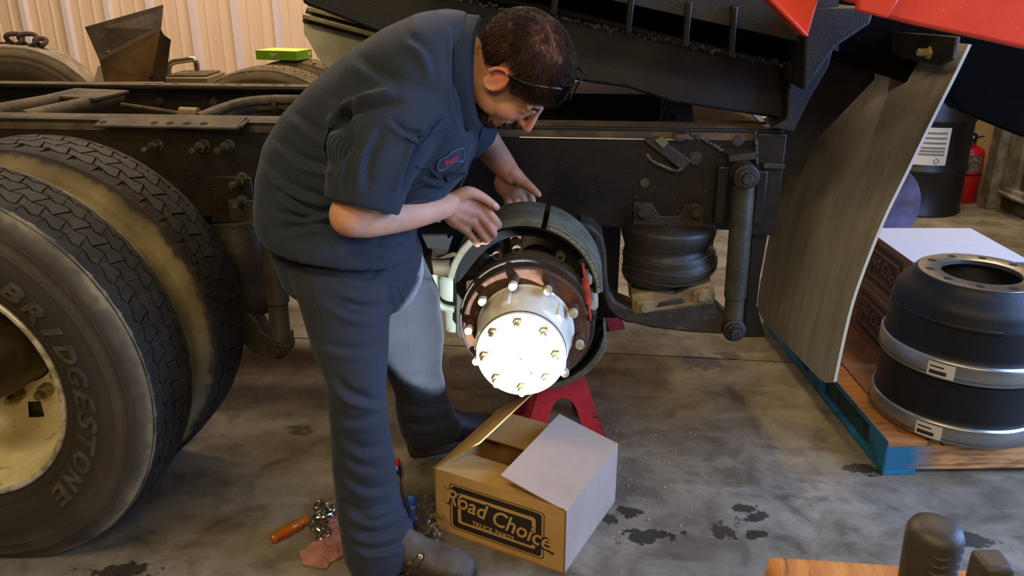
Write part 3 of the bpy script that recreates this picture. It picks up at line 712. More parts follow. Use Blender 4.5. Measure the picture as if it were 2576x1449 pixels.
# hub and nuts inside the outer wheel
for W_ in (WO,):
    hb = MB().lathe([(.001, -.085), (.07, -.085), (.082, -.078), (.088, -.02), (.10, .04), (.105, .14)], n=48).build('hub', mat('dark greasy hub', (74, 62, 42), .5, .1, (48, 40, 28), 12, .4, .6, .2, 80), W_)
    for k in range(10):
        a = 2 * PI * k / 10 + .2; u, z = .1429 * math.cos(a), .1429 * math.sin(a)
        nb = MB().cyl((u, .139, z), (u, .105, z), .0195, n=6).cyl((u, .105, z), (u, .085, z), .011, n=12)
        nb.build('lug_nut', mat('lug nut', (150, 132, 92), .45, .4, (96, 82, 56), 30, .4, .6), W_, bevel=.002)
    MB().lathe([(.105, .14), (.24, .15), (.24, .19)], n=48).build('brake_drum_face', STEEL_DARK, W_)

# ------------------------------------------------------------------ bare hub on the axle
HZ = 0.558
HUB = truck_thing('wheel_hub', 'cream painted wheel hub with rusty flange, lit by a torch', 'wheel hub')
HUB.location = t2w(0, 0, HZ)
CREAM = mat('cream hub paint', (232, 222, 196), .4, 0, (206, 192, 158), 7, .45, .7, .08, 60, .5, col3=(150, 128, 88), scale3=26, lo3=.66, hi3=.74)
MB().lathe([(.10, .098), (.155, .098), (.164, .092), (.1665, .084), (.1665, .072), (.163, .066), (.118, .064)], n=80).build('flange', RUST, HUB)
MB().lathe([(.12, .100), (.178, .100), (.181, .106), (.181, .118), (.12, .118)], n=80).build('backing_ring', mat('scraped ring', (70, 56, 42), .6, .1, (52, 42, 32), 18, .4, .6, .2, 90), HUB)
brl = MB().lathe([(.127, .0655), (.127, .056), (.1225, .052), (.121, .03), (.119, .0), (.116, -.035), (.113, -.06), (.109, -.075), (.1085, -.082)], n=80).build('barrel', CREAM, HUB)
MB().lathe([(.127, .0655), (.1285, .0655), (.1285, .057), (.127, .056)], n=80, closed=True).build('barrel_rim', STEEL_DUST, brl)
for k in range(5):
    a = rad(40 + 72 * k); c, s = math.cos(a), math.sin(a)
    m_ = Matrix.Rotation(-a, 3, 'Y')
    q = MB().box(.108, .1235, -.04, .05, -.013, .013); q.v = [tuple(m_ @ Vector(v)) for v in q.v]; q.build('cast_rib', CREAM, brl, bevel=.006, seg=3)
af = MB().lathe([(.001, -.097), (.020, -.097), (.106, -.097), (.1095, -.094), (.1095, -.084), (.107, -.082), (.09, -.082)], n=80).build('axle_flange', CREAM, HUB)
MB().lathe([(.107, -.0815), (.1105, -.0805), (.1105, -.0785), (.107, -.078)], n=80, closed=True).build('gasket_line', STEEL_DUST, HUB)
for (x, z) in ((0.0, -.01), (.026, -.046)):
    MB().lathe([(.001, -.0973), (.0028, -.0973), (.003, -.0968)], (x, 0, z), n=10).build('punch_mark', HOLE, af)
STUDM = mat('rust stud', (96, 66, 44), .75, .1, (60, 44, 32), 40, .4, .6, .3, 150)
TIPM = mat('stud tip', (216, 206, 176), .4, .3, (180, 164, 124), 40, .4, .65)
for k in range(10):
    a = 1.778 + k * PI / 5; u, z = .1429 * math.cos(a), .1429 * math.sin(a)
    sdo = MB().cyl((u, .066, z), (u, .018, z), .0125, n=18).build('wheel_stud', STUDM, HUB)
    MB().lathe([(.0098, .018), (.0112, .017), (.0112, .013), (.0098, .012), (.0112, .011), (.0112, .004), (.0098, .0), (.001, -.0005)], (u, 0, z), n=18).build('stud_tip', TIPM, sdo)
NUTM = mat('axle nut', (210, 200, 172), .32, .55, (150, 136, 104), 30, .4, .6)
for k in range(8):
    a = PI / 2 + .06 + k * PI / 4; u, z = .086 * math.cos(a), .086 * math.sin(a)
    nt_ = MB().lathe([(.0165, -.097), (.0165, -.100), (.001, -.100)], (u, 0, z), n=18).cyl((u, -.100, z), (u, -.116, z), .0135, n=6)
    nt_ = nt_.build('axle_nut', NUTM, HUB, bevel=.0018)
    MB().cyl((u, -.114, z), (u, -.134, z), .0088, .0075, n=14).build('axle_stud', TIPM, nt_)

# ------------------------------------------------------------------ brake parts behind the hub (fixed to the axle)
BR = truck_thing('brake_spider', 'rusty brown brake spider plate behind the hub', 'brake spider'); BR.location = t2w(0, 0, HZ)
sp_ = MB().lathe([(.07, .20), (.135, .20), (.14, .205), (.14, .225), (.07, .225)], n=48)
sp_.build('spider_plate', RUST_DARK, BR)
arc = MB().tube([(.155 * math.cos(t), .17, .155 * math.sin(t) + .01) for t in [rad(25 + i * 6.5) for i in range(21)]], [.016] * 21, 10)
arc.build('spider_rim', mat('brown casting', (74, 60, 42), .75, 0, (52, 42, 30), 14, .4, .6, .3, 90), BR)
for t in (62, 100, 118):
    t = rad(t); u, z = .178 * math.cos(t), .178 * math.sin(t) + .01
    lg = MB().cyl((u, .155, z), (u, .185, z), .013, n=14).build('spider_lug', STEEL_DUST, BR)
    MB().lathe([(.001, .1545), (.006, .1545), (.0065, .155)], (u, 0, z), n=10).build('lug_hole', HOLE, lg)
MB().prism([(-.055, .20, .13), (-.025, .20, .13), (-.022, .20, .235), (-.052, .20, .235)], (0, .025, 0)).build('spider_arm', RUST, BR, bevel=.004)
MB().cyl((.02, .16, .135), (.02, .135, .135), .022, n=6).build('spider_bolt', STEEL_DUST, BR, bevel=.003)
MB().cyl((.168, .12, .02), (.168, .30, .02), .017, n=18).build('anchor_pin', ZINC, BR)
p_ = T(1493, 768, .07); MB().cyl((p_.x, .07, p_.z - HZ), (p_.x, .20, p_.z - HZ), .0125, n=18).build('anchor_pin', mat('bright pin', (226, 222, 206), .3, .5), BR)
p_ = T(1479, 708, .10); MB().cyl((p_.x, .10, p_.z - HZ), (p_.x, .30, p_.z - HZ), .0115, n=18).build('shoe_roller', mat('bright roller', (220, 216, 200), .3, .6), BR)

def make_shoe(name, label, pos, a0, a1, split, lin_m, web_m):
    t = truck_thing(name, label, 'brake shoe'); t.location = t2w(*pos)
    R0, R1, Rw = .190, .2085, .150; V0, V1 = 0.0, .178
    tb = MB(); n = 40
    tb.lathe([(R0 - .006, V0 + .003), (R0, V0 + .003), (R0, V1 - .003), (R0 - .006, V1 - .003)], n=n, closed=True, a0=rad(a0), a1=rad(a1))
    tb.build('shoe_table', web_m, t, ang=50)
    for vv in (.045, .125):
        rr = []
        for i in range(n + 1):
            s = i / n; th = rad(a0 - 4 + (a1 - a0 + 8) * s)
            ri = Rw + .032 * (abs(2 * s - 1) ** 6) - .0
            rr.append((th, ri))
        w = MB(); poly = [((R0 - .004) * math.cos(th), vv, (R0 - .004) * math.sin(th)) for th, _ in rr] + [(ri * math.cos(th), vv, ri * math.sin(th)) for th, ri in reversed(rr)]
        m_ = len(rr); vs_ = [Vector(p) for p in poly]; vs2 = [p + Vector((0, .009, 0)) for p in vs_]; N_ = 2 * m_
        fs = []
        for i in range(m_ - 1):
            j = N_ - 1 - i
            fs.append((i, i + 1, j - 1, j)); fs.append((N_ + i, N_ + j, N_ + j - 1, N_ + i + 1))
        for i in range(N_): fs.append((i, N_ + i, N_ + (i + 1) % N_, (i + 1) % N_))
        w.add(vs_ + vs2, fs).build('shoe_web', web_m, t, ang=50)
    lins = []
    for (b0, b1) in split:
        L_ = MB(); k = 26
        pr = [(R0 + .0005, V0), (R1 - .004, V0), (R1, V0 + .004), (R1, V1 - .002), (R0 + .0005, V1)]
        L_.lathe(pr, n=k, closed=True, a0=rad(b0), a1=rad(b1))
        m_ = len(pr)
        o0 = [i * (k + 1) for i in range(m_)]; o1 = [i * (k + 1) + k for i in range(m_)]
        L_.f.append(o0); L_.mi.append(0); L_.f.append(list(reversed(o1))); L_.mi.append(0)
        lins.append(L_.build('lining_block', lin_m, t, ang=40))
    return t, lins
LINING = mat('lining grey green', (104, 100, 82), .85, 0, (86, 82, 66), 22, .42, .62, .12, 160, .2, col3=(70, 66, 54), scale3=9, lo3=.6, hi3=.72)
SHOEP = mat('shoe black paint', (17, 16, 15), .8, 0, (22, 21, 19), 12, .4, .6, .1, 120, .15)
sc = T(1318, 742, .125)
SHOE, lins = make_shoe('brake_shoe', 'new grey lined brake shoe held up by the mechanic', (sc.x, .125, sc.z), 2, 172, ((4, 73), (77, 168)), LINING, SHOEP)
LOW, _ = make_shoe('brake_shoe', 'lower brake shoe hanging below the hub', (0.02, .125, HZ - .005), -150, -12, ((-145, -92), (-88, -20)), LINING, SHOEP)
# white print on the edge of the front lining
vs_, fs = text_geo('Road Choice\u00ae 20K HD 4707 HC FF FMSI 4707 FRAS 304', .0098, .1, .0)
g = MB(); 
for v in vs_: pass
pts = []
for v in vs_:
    th = rad(37) - v.x / .200; r = .1975 + v.y
    pts.append((r * math.cos(th), -.0008, r * math.sin(th)))
g.add(pts, fs).build('edge_print', mat('white print', (190, 192, 186), .6), lins[0], smooth=False, fix=False)
# white thin paint line above the print
SPR = truck_thing('return_spring', 'red coil return spring hooked between the brake shoes', 'spring')
a, c = T(1466, 662, .058), T(1486, 800, .058)
SPR.location = t2w(*c); base = Vector(c)
a = a - base; c = c - base
RED = mat('red spring', (196, 62, 36), .42, 0, (150, 42, 26), 30, .4, .6, 0, 60, .5)
d = (c - a); L_ = d.length; dn = d.normalized(); x = dn.cross(Vector((0, 1, 0))).normalized(); y = dn.cross(x)
MB().tube([a + y * .012, a, a + dn * L_ * .27], .0032, 8).build('hook', RED, SPR); MB().tube([a + dn * L_ * .74, c, c + y * .012], .0032, 8).build('hook', RED, SPR)
hel = [a + dn * (L_ * (.27 + .47 * i / 160)) + (x * math.cos(i / 160 * 2 * PI * 14) + y * math.sin(i / 160 * 2 * PI * 14)) * .0072 for i in range(161)]
MB().tube(hel, .0024, 6).build('coil', RED, SPR)
for q in (a, c): MB().cyl(q + Vector((0, .004, 0)), q + Vector((0, .0025, 0)), .011, n=16).build('spring_hole', HOLE, SPR)

# ------------------------------------------------------------------ raised dump body
DB = truck_thing('dump_body', 'raised dump body with black sill beams and orange red side', 'dump body')
sl = BLACK_PAINT
v0 = .50
MB().prism([T(760, -20, v0), T(760, 8, v0), T(960, 85, v0), T(1460, 205, v0), T(1580, 222, v0), T(1690, 258, v0), T(1985, 303, v0), T(2000, 168, v0), T(1400, 18, v0), T(1240, -22, v0), T(1000, -80, v0), T(760, -130, v0)], (0, .10, 0)).build('long_sill', sl, DB, bevel=.008)
MB().prism([T(1030, -50, .46), T(1400, 15, .46), T(2000, 162, .46), T(2004, 178, .46), T(1400, 32, .46), T(1030, -35, .46)], (0, .16, 0)).build('sill_flange', sl, DB, bevel=.004)
MB().prism([T(1000, -120, .30), T(1990, 100, .30), T(2110, 130, .30), T(2110, -60, .30), T(1000, -250, .30)], (0, 1.7, 0)).build('bed_floor', sl, DB)
for px in (1400, 1590, 1735, 1850):
    dy = (px - 1400) * .24
    MB().prism([T(px - 8, -30 + dy * .4, .27), T(px + 8, -28 + dy * .4, .27), T(px - 2, 40 + dy, .29), T(px - 18, 36 + dy, .29)], (0, .03, 0)).build('cross_rib', STEEL_BLACK, DB, bevel=.004)
w = MB(); random.seed(5)
for k in range(120):
    s = k / 119; px = 1040 + s * 950; py = -30 + s * 190 + 6
    q = T(px, py, .298); w.ball((q.x, q.y + random.uniform(-.004, .002), q.z + random.uniform(-.006, .006)), random.uniform(.003, .0075), 7, 5)
w.build('weld_line', mat('black weld', (30, 27, 22), .22, .2, (60, 55, 46), 60, .5, .62), DB); w = MB()
pa, pb = T(1985, 170, .48), T(1975, 300, .48)
for k in range(24):
    q = pa.lerp(pb, k / 23); w.ball((q.x + random.uniform(-.004, .004), q.y, q.z), random.uniform(.003, .007), 7, 5)
w.build('weld_line', mat('black weld', (30, 27, 22), .22, .2, (60, 55, 46), 60, .5, .62), DB)
MB().prism([T(700, -260, .60), T(765, 0, .60), T(960, 60, .60), T(2000, 180, .60), T(2120, 110, .60), T(2120, -260, .60)], (0, .02, 0)).build('black_gap_plate', BLACK_PAINT, DB)  # black plate added to shut out the bright gap above the sill
# hinge plates at the rear end
MB().prism([T(1986, 160, .44), T(2105, 95, .44), T(2085, 170, .44), T(2035, 255, .44), T(1998, 335, .44), T(1940, 322, .44), T(1978, 300, .44)], (0, .14, 0)).build('hinge_plate', sl, DB, bevel=.006)
MB().prism([T(2030, 20, .22), T(2200, 20, .22), T(2190, 60, .22), T(2100, 120, .22), T(2060, 180, .22), T(2020, 230, .22)], (0, .30, 0)).build('rear_post', sl, DB, bevel=.006)
# apron across the back, its deep shade painted as flat black
MB().prism([T(2060, -60, .55), T(2700, 60, .55), T(2700, 380, .55), T(2576, 346, .55), T(2420, 282, .55), T(2380, 240, .55), T(2060, 140, .55)], (0, .10, 0)).build('rear_apron', mat('shade black apron', (8, 7, 6), 1.0, 0, (11, 9, 8), 8, spec=.05), DB, bevel=.006)
MB().prism([T(1978, 120, .62), T(2200, 40, .62), T(2200, 200, .62), T(2060, 345, .62), T(2015, 440, .62), T(1950, 440, .62), T(1960, 300, .62)], (0, .02, 0)).build('black_gap_panel', BLACK_PAINT, DB)  # black panel added by the flap edge to hide the bright wall
# orange side panel and bracket
ORANGE = mat('orange red paint', (236, 74, 40), .38, 0, (216, 60, 34), 5, .4, .66, .06, 40, .5, col3=(244, 112, 74), scale3=60, lo3=.66, hi3=.74)
vo = -.10
side = MB().prism([T(2230, 45, vo), T(2300, 63, vo), T(2450, 95, vo), T(2600, 128, vo), T(2760, 160, vo), T(2760, -190, vo), T(2200, -190, vo), T(2200, 36, vo)], (0, .05, 0)).build('side_panel', ORANGE, DB, bevel=.008)
MB().prism([T(2148, 28, vo), T(2225, 46, vo), T(2262, -10, vo), T(2262, -150, vo), T(2150, -150, vo), T(2150, -5, vo)], (0, -.02, 0)).build('side_post', ORANGE, DB, bevel=.006)
MB().prism([T(1932, -8, vo + .03), T(2028, 92, vo + .03), T(2036, 84, vo + .03), T(2062, -8, vo + .03), T(2062, -120, vo + .03), T(1850, -120, vo + .03)], (0, .03, 0)).build('gusset_tab', ORANGE, DB, bevel=.005)
MB().prism([T(1926, -8, vo + .01), T(2026, 94, vo + .01), T(2038, 90, vo + .01), T(1946, -8, vo + .01)], (0, .08, 0)).build('gusset_edge', ORANGE, DB, bevel=.005)
MB().prism([T(2080, -20, vo + .05), T(2160, 12, vo + .05), T(2160, -150, vo + .05), T(2080, -150, vo + .05)], (0, .05, 0)).build('side_strip', ORANGE, DB, bevel=.005)
# grey front panel with two aluminium strips
vg = 1.10
MB().prism([T(763, 50, vg), T(765, 85, vg), T(800, 145, vg), T(830, 180, vg), T(1100, 240, vg), T(1100, 120, vg), T(885, 85, vg)], (0, .02, 0)).build('front_panel', mat('grey green panel', (206, 200, 170), .5, 0, (178, 170, 138), 6, .45, .65), DB, bevel=.003)
ALU = mat('dull aluminium', (206, 196, 164), .38, .45, (168, 154, 118), 18, .45, .65, .05, 60)
MB().prism([T(774, 16, vg - .05), T(772, 27, vg - .05), T(985, 84, vg - .05), T(985, 72, vg - .05)], (0, .06, 0)).build('trim_strip', ALU, DB, bevel=.003)
MB().prism([T(761, 34, vg - .05), T(760, 46, vg - .05), T(985, 106, vg - .05), T(985, 94, vg - .05)], (0, .06, 0)).build('trim_strip', ALU, DB, bevel=.003)
MB().prism([T(772, 20, vg - .01), T(760, 55, vg - .01), T(985, 115, vg - .01), T(985, 78, vg - .01)], (0, .02, 0)).build('trim_channel', STEEL_DUST, DB)
MB().prism([T(776, -60, vg - .03), T(774, 16, vg - .03), T(985, 72, vg - .03), T(985, -10, vg - .03)], (0, .03, 0)).build('front_channel', STEEL_DARK, DB)

# ------------------------------------------------------------------ mud flap
FLM = mat('grey rubber flap', (162, 157, 142), .85, 0, (140, 134, 118), 3, .36, .68, .12, 60, .2, stretch=(4, 8, .8), col3=(178, 172, 156), scale3=11, lo3=.6, hi3=.76)
FLM2 = mat('pale cut edge', (196, 186, 160), .8)
far_e = [(2185, 88), (2120, 150), (2052, 240), (2000, 340), (1960, 470), (1930, 620), (1905, 762), (1912, 800)]
near_e = [(2436, 112), (2396, 195), (2345, 296), (2280, 430), (2215, 565), (2150, 735), (2120, 850), (2092, 985)]
def resample(pts, y, n):
    P_ = lerp_path([at(a, b, y) for a, b in pts], 8); out = []
    L_ = [0]
    for a, b in zip(P_, P_[1:]): L_.append(L_[-1] + (b - a).length)
    for k in range(n):
        s = L_[-1] * k / (n - 1); i = max(j for j in range(len(L_)) if L_[j] <= s + 1e-9); i = min(i, len(P_) - 2)
        out.append(P_[i].lerp(P_[i + 1], (s - L_[i]) / max(L_[i + 1] - L_[i], 1e-9)))
    return out
A = resample(far_e, 2.78, 30); B = resample(near_e, 2.14, 30); nx = 15
front = []; 
for i in range(30):
    for j in range(nx):
        s = j / (nx - 1); p = A[i].lerp(B[i], s); b = 4 * s * (1 - s)
        p = p + Vector((.012 * b * math.sin(i / 29 * PI), 0, 0)); front.append(p)
# rounded bottom corners
for j in range(nx):
    s = j / (nx - 1); e = max(0, abs(s - .5) - .36) / .14
    k = 29 * nx + j; front[k] = front[k].lerp(front[28 * nx + j], .9 * e * e)
back = [p + Vector((.009, 0, 0)) for p in front]; n0 = len(front); g = MB()
q = lambda i, j: i * nx + j
g.add(front + back, [(q(i, j), q(i + 1, j), q(i + 1, j + 1), q(i, j + 1)) for i in range(29) for j in range(nx - 1)] + [(n0 + q(i, j), n0 + q(i, j + 1), n0 + q(i + 1, j + 1), n0 + q(i + 1, j)) for i in range(29) for j in range(nx - 1)])
g.cur = 1
per = [q(i, nx - 1) for i in range(30)]
g.f += [[per[i], per[i + 1], per[i + 1] + n0, per[i] + n0] for i in range(29)]; g.mi += [1] * 29
for ed in ([q(i, 0) for i in range(30)], [q(0, j) for j in range(nx)], [q(29, j) for j in range(nx)]):
    g.f += [[ed[i], ed[i + 1], ed[i + 1] + n0, ed[i] + n0] for i in range(len(ed) - 1)]; g.mi += [0] * (len(ed) - 1)
MF = thing('mud_flap', 'large grey rubber mud flap hanging behind the wheel hub', 'mud flap', (0, 0, 0))
g.build('flap_sheet', [FLM, FLM2], MF, ang=60)
a, c, d_, e_ = at(2040, 62, 2.80), at(2430, 92, 2.10), at(2410, 160, 2.10), at(2110, 112, 2.80)
MB().prism([a + Vector((-.012, 0, 0)), c + Vector((-.012, 0, 0)), at(2418, 150, 2.10) + Vector((-.012, 0, 0)), at(2385, 166, 2.16) + Vector((-.012, 0, 0)), e_ + Vector((-.012, 0, 0))], (-.012, 0, .0)).build('clamp_plate', STEEL_DARK, MF, bevel=.003)
p = at(2362, 132, 2.2)
MB().cyl(p + Vector((-.02, 0, 0)), p + Vector((-.055, 0, 0)), .010, n=12).cyl(p + Vector((-.015, 0, 0)), p + Vector((-.03, 0, 0)), .018, n=6).build('clamp_bolt', mat('pale bolt', (168, 156, 110), .5, .3), MF, bevel=.002)

# ------------------------------------------------------------------ things beyond the frame on the left
yp = 3.75
RP = thing('rusty_plate', 'tall bent rusty steel plate standing up behind the frame', 'steel plate', (0, 0, 0))
def sheet(pts, yv, th=.006):
    return [at(a, b, y) for (a, b, y) in pts]
PM = mat('brown rusty plate', (128, 96, 58), .6, .1, (92, 70, 44), 7, .4, .62, .15, 60, col3=(128, 102, 66), scale3=12, lo3=.6, hi3=.7)
PM2 = mat('dark scaled plate', (78, 62, 42), .5, .1, (56, 44, 30), 8, .4, .62, .2, 60, col3=(112, 78, 40), scale3=7, lo3=.58, hi3=.7)
MB().prism(sheet([(213, 68, 3.70), (410, 12, 3.70), (404, 74, 3.62), (250, 152, 3.62)], yp), (0, .006, .0)).build('upper_panel', PM2, RP)
MB().prism(sheet([(250, 152, 3.62), (404, 74, 3.62), (378, 206, 3.66), (262, 206, 3.66)], yp), (0, .006, 0)).build('lower_panel', PM, RP)
MB().prism(sheet([(404, 74, 3.62), (412, 88, 3.60), (429, 100, 3.60), (415, 206, 3.60), (378, 206, 3.66)], yp), (0, .006, 0)).build('side_panel', PM2, RP)
for a, c in ((388, 86), (330, 108), (318, 114), (375, 190), (275, 132)):
    p = at(a, c, 3.64); MB().ell(p, ((.012, 0, 0), (0, .012, 0), (0, 0, .009)), 10, 6).build('plate_nut', PM, RP)
MB().prism(sheet([(247, 163, 3.75), (264, 172, 3.75), (260, 206, 3.75), (236, 206, 3.75)], yp), (0, .01, 0)).build('pale_flap', mat('pale grey sheet', (176, 164, 136), .6), RP)
SB = thing('step_box', 'low step box with a chrome grab handle behind the frame', 'step', (0, 0, 0))
a, c = at(425, 190, 4.9), at(540, 205, 4.9)
MB().box(a.x, c.x, 4.8, 5.1, 0.001, a.z).build('box_body', mat('box metal', (122, 104, 70), .5, .2), SB, bevel=.006)
MB().box(a.x + .02, c.x - .02, 4.82, 5.08, a.z, a.z + .012).build('tread_plate', STEEL_DUST, SB, bevel=.003)
MB().tube(lerp_path([at(425, 195, 4.85), at(424, 172, 4.85), at(434, 157, 4.85), at(465, 151, 4.85), at(487, 149, 4.85), at(494, 158, 4.85), at(496, 178, 4.85)], 6), .017, 12).build('grab_handle', mat('chrome', (220, 206, 180), .15, 1.0), SB)
# green parts box on the far tyre
GB = thing('green_box', 'flat green cardboard parts box lying on the far tyre', 'box', (at(716, 148, 4.4).x, 4.40, 1.0125), rad(-16))
GRN = mat('green carton', (124, 168, 22), .5, 0, (112, 156, 18), 5); GTOP = mat('lime carton top', (206, 226, 86), .45, 0, (190, 214, 66), 4)
w_, d_, h_ = .118, .08, .045
MB().box(-w_, w_, -d_, d_, 0, h_).build('carton', GRN, GB, bevel=.002)
MB().box(-w_, w_, -d_, d_, h_, h_ + .002).build('lid', GTOP, GB)
lg = MB().box(-.034, .006, -d_ - .001, -d_, .014, .033).build('logo_plate', mat('logo white', (206, 212, 196), .5), GB)
MB().box(-.032, .004, -d_ - .002, -d_ - .001, .0155, .029).build('logo_field', mat('logo blue', (40, 66, 88), .5), lg)
vs_, fs = text_geo('SKF', .013, 0, .0005); MB().add([(v.x * 1.3 - .014, -d_ - .0028, v.y + .0222) for v in vs_], fs).build('logo_text', mat('logo letters', (214, 220, 216), .5), lg, smooth=False, fix=False)
MB().box(w_, w_ + .001, .04, .065, .018, .034).build('logo_plate', mat('logo white', (0, 0, 0)), GB)
# knotted chain clump on the ribbed tyre
KC = thing('shackle_clump', 'rusty shackle and hook lying on the ribbed tyre', 'shackle', at(52, 112, 5.05))
for k, (dx, dz_, r) in enumerate(((-.03, .03, .045), (.04, .025, .05), (.1, .01, .03))):
    MB().tube([(dx + r * math.cos(t), .02 * math.sin(2 * t) + k * .02, dz_ + r * .7 * math.sin(t)) for t in [2 * PI * i / 20 for i in range(20)]], .014, 8, closed=True).build('shackle_ring', RUST_DARK, KC)
MB().cyl((-.5, 0, .0), (-.05, 0, .01), .006, n=8).build('shackle_rod', RUST_DARK, KC)
# ------------------------------------------------------------------ the mechanic
MAN = thing('person', 'mechanic in navy striped work clothes bending over the hub, holding a brake shoe', 'person', at(960, 1250, 1.92) * 1.0)
MAN.location = (-0.30, 1.92, 0)
MO = Vector(MAN.location)
def remesh(mb, voxel, it=6, fac=.5):
    me = mb.mesh('tmp'); o = bpy.data.objects.new('tmp', me); COL.objects.link(o)
    r = o.modifiers.new('r', 'REMESH'); r.mode = 'VOXEL'; r.voxel_size = voxel
    s = o.modifiers.new('s', 'SMOOTH'); s.iterations = it; s.factor = fac
    out = bpy.data.meshes.new_from_object(o.evaluated_get(bpy.context.evaluated_depsgraph_get()))
    bpy.data.objects.remove(o); bpy.data.meshes.remove(me)
    return out
def coords(me):
    a = np.empty(len(me.vertices) * 3, np.float32); me.vertices.foreach_get('co', a); return a.reshape(-1, 3).astype(float)
def normals(me):
    a = np.empty(len(me.vertices) * 3, np.float32); me.vertices.foreach_get('normal', a); return a.reshape(-1, 3).astype(float)
def setco(me, c): me.vertices.foreach_set('co', c.astype(np.float32).ravel()); me.update()
def pixnp(P):
    x, y, z = P[:, 0], P[:, 1], P[:, 2] - CAMH
    d = y * CT - z * ST; u = y * ST + z * CT
    return np.stack([IMW / 2 + FPX * x / d, IMH / 2 - FPX * u / d], 1)
def folds(me, lines, noise_amp=.0025, nscale=9.0, stretch=(1, 1, 1), gain=1.6):
    """press creases (image polylines on the camera side) into the cloth, plus soft wrinkles"""
    P = coords(me); Nn = normals(me); Q = pixnp(P)
    view = P - np.array([0, 0, CAMH]); view /= np.linalg.norm(view, axis=1)[:, None]
    face = np.clip(-(view * Nn).sum(1) * 2.2 + .15, 0, 1)
    disp = np.zeros(len(P))
    for pts, wd, amp in lines:
        wd *= .9; amp *= gain
        pts = np.array([tuple(p) for p in lerp_path([Vector((a, b, 0)) for a, b in pts], 5)])[:, :2]
        best = np.full(len(P), 1e9); side = np.zeros(len(P)); tt = np.zeros(len(P)); n = len(pts) - 1
        for i in range(n):
            a, b = pts[i], pts[i + 1]; d = b - a; L2 = max(d @ d, 1e-6)
            t = np.clip(((Q - a) @ d) / L2, 0, 1); c = a + t[:, None] * d; dist = np.hypot(*(Q - c).T)
            m = dist < best; best[m] = dist[m]; tt[m] = (i + t[m]) / n
            side[m] = np.sign(d[0] * (Q[m, 1] - a[1]) - d[1] * (Q[m, 0] - a[0]))
        taper = np.sin(np.clip(tt, 0.02, .98) * np.pi) ** .6
        s = best * side
        disp += -amp * taper * np.exp(-(best / wd) ** 2) * face
        disp += .75 * amp * taper * np.exp(-((s - 1.6 * wd) / (1.1 * wd)) ** 2) * face
    if noise_amp:
        for i, p in enumerate(P):
            v = Vector((p[0] * stretch[0], p[1] * stretch[1], p[2] * stretch[2])) * nscale
            disp[i] += noise_amp * (noise.noise(v) + .5 * noise.noise(v * 2.3))
    setco(me, P + Nn * disp[:, None])
def smooth_tail(name, me, m, parent):
    me.polygons.foreach_set('use_smooth', [True] * len(me.polygons))
    me.materials.clear(); 
    for x in (m if isinstance(m, list) else [m]): me.materials.append(x)
    for v in me.vertices: v.co -= MO
    o = bpy.data.objects.new(name, me); COL.objects.link(o); o.parent = parent
    return o
def srng(b, f, hw, n=44, e=2.4):
    """cross-section ring from two end points and a half width along y"""
    b, f = Vector(b), Vector(f); c = (b + f) / 2; ax = (f - b) / 2; out = []
    yv = Vector((0, 1, 0)); yv = (yv - ax.normalized() * ax.normalized().y).normalized()
    for k in range(n):
        t = 2 * PI * k / n; C_, S_ = math.cos(t), math.sin(t)
        out.append(c + ax * math.copysign(abs(C_) ** (2 / e), C_) + yv * hw * math.copysign(abs(S_) ** (2 / e), S_))
    return out
def limb(mb, pts, rr, n=18, sub=4, caps=True):
    P_ = lerp_path(pts, sub); R_ = []
    for i in range(len(rr) - 1):
        for k in range(sub): R_.append(rr[i] + (rr[i + 1] - rr[i]) * k / sub)
    R_.append(rr[-1]); mb.tube(P_, R_, n)
    if caps: mb.ball(P_[0], R_[0] * .99, 16, 10); mb.ball(P_[-1], R_[-1] * .99, 16, 10)

YM = 1.93
TOR = [((668, 566), (1045, 628), .225, 1.915), ((656, 540), (1047, 596), .222, 1.915), ((650, 500), (1052, 560), .21, 1.92), ((652, 440), (1085, 510), .20, 1.93), ((672, 360), (1135, 476), .20, 1.93), ((716, 285), (1176, 432), .205, 1.93),
       ((788, 205), (1198, 380), .21, 1.93), ((872, 130), (1205, 340), .215, 1.93), ((960, 72), (1196, 300), .215, 1.93), ((1046, 34), (1185, 260), .20, 1.93), ((1118, 22), (1180, 225), .16, 1.93), ((1170, 28), (1192, 200), .10, 1.92)]
sh_r = [at(1048, 262, 1.80), at(985, 330, 1.745), at(938, 420, 1.70), at(910, 520, 1.675)]
sh_l = [at(1120, 240, 2.10), at(1160, 310, 2.16), at(1195, 350, 2.20)]
shirt = MB()
rings = [srng(at(*b, y), at(*f, y), hw) for b, f, hw, y in TOR]
hem = rings[0]; hc = sum(hem, Vector()) / len(hem)
inner = [hc + (p - hc) * .90 for p in hem]; inner2 = [p + Vector((0, 0, .06)) for p in inner]
shirt.loft([inner2, inner] + rings)
# right sleeve, open at the hem
def sleeve(mb, pts, rr, lip):
    P_ = lerp_path(pts, 5); n = len(P_); R_ = [np.interp(i / (n - 1), np.linspace(0, 1, len(rr)), rr) for i in range(n)]
    t = (P_[-1] - P_[-2]).normalized()
    P_ = P_ + [P_[-1] + t * .001, P_[-1] - t * .018]; R_ = R_ + [R_[-1] - lip, R_[-1] - lip]
    rings = []; 
    for i, p in enumerate(P_):
        k = min(i, n - 1); tt = (P_[min(k + 1, n - 1)] - P_[max(k - 1, 0)]).normalized()
        xa = tt.cross(Vector((0, 1, 0))).normalized(); ya = tt.cross(xa); rings.append([p + (xa * math.cos(2 * PI * q / 28) + ya * math.sin(2 * PI * q / 28)) * R_[i] for q in range(28)])
    mb.loft(rings); mb.ball(P_[0], R_[0], 20, 14)
sleeve(shirt, sh_r, [.095, .098, .090, .082], .014)
sleeve(shirt, sh_l, [.085, .08, .072], .012)
shirt_me = remesh(shirt, .0052, 9)
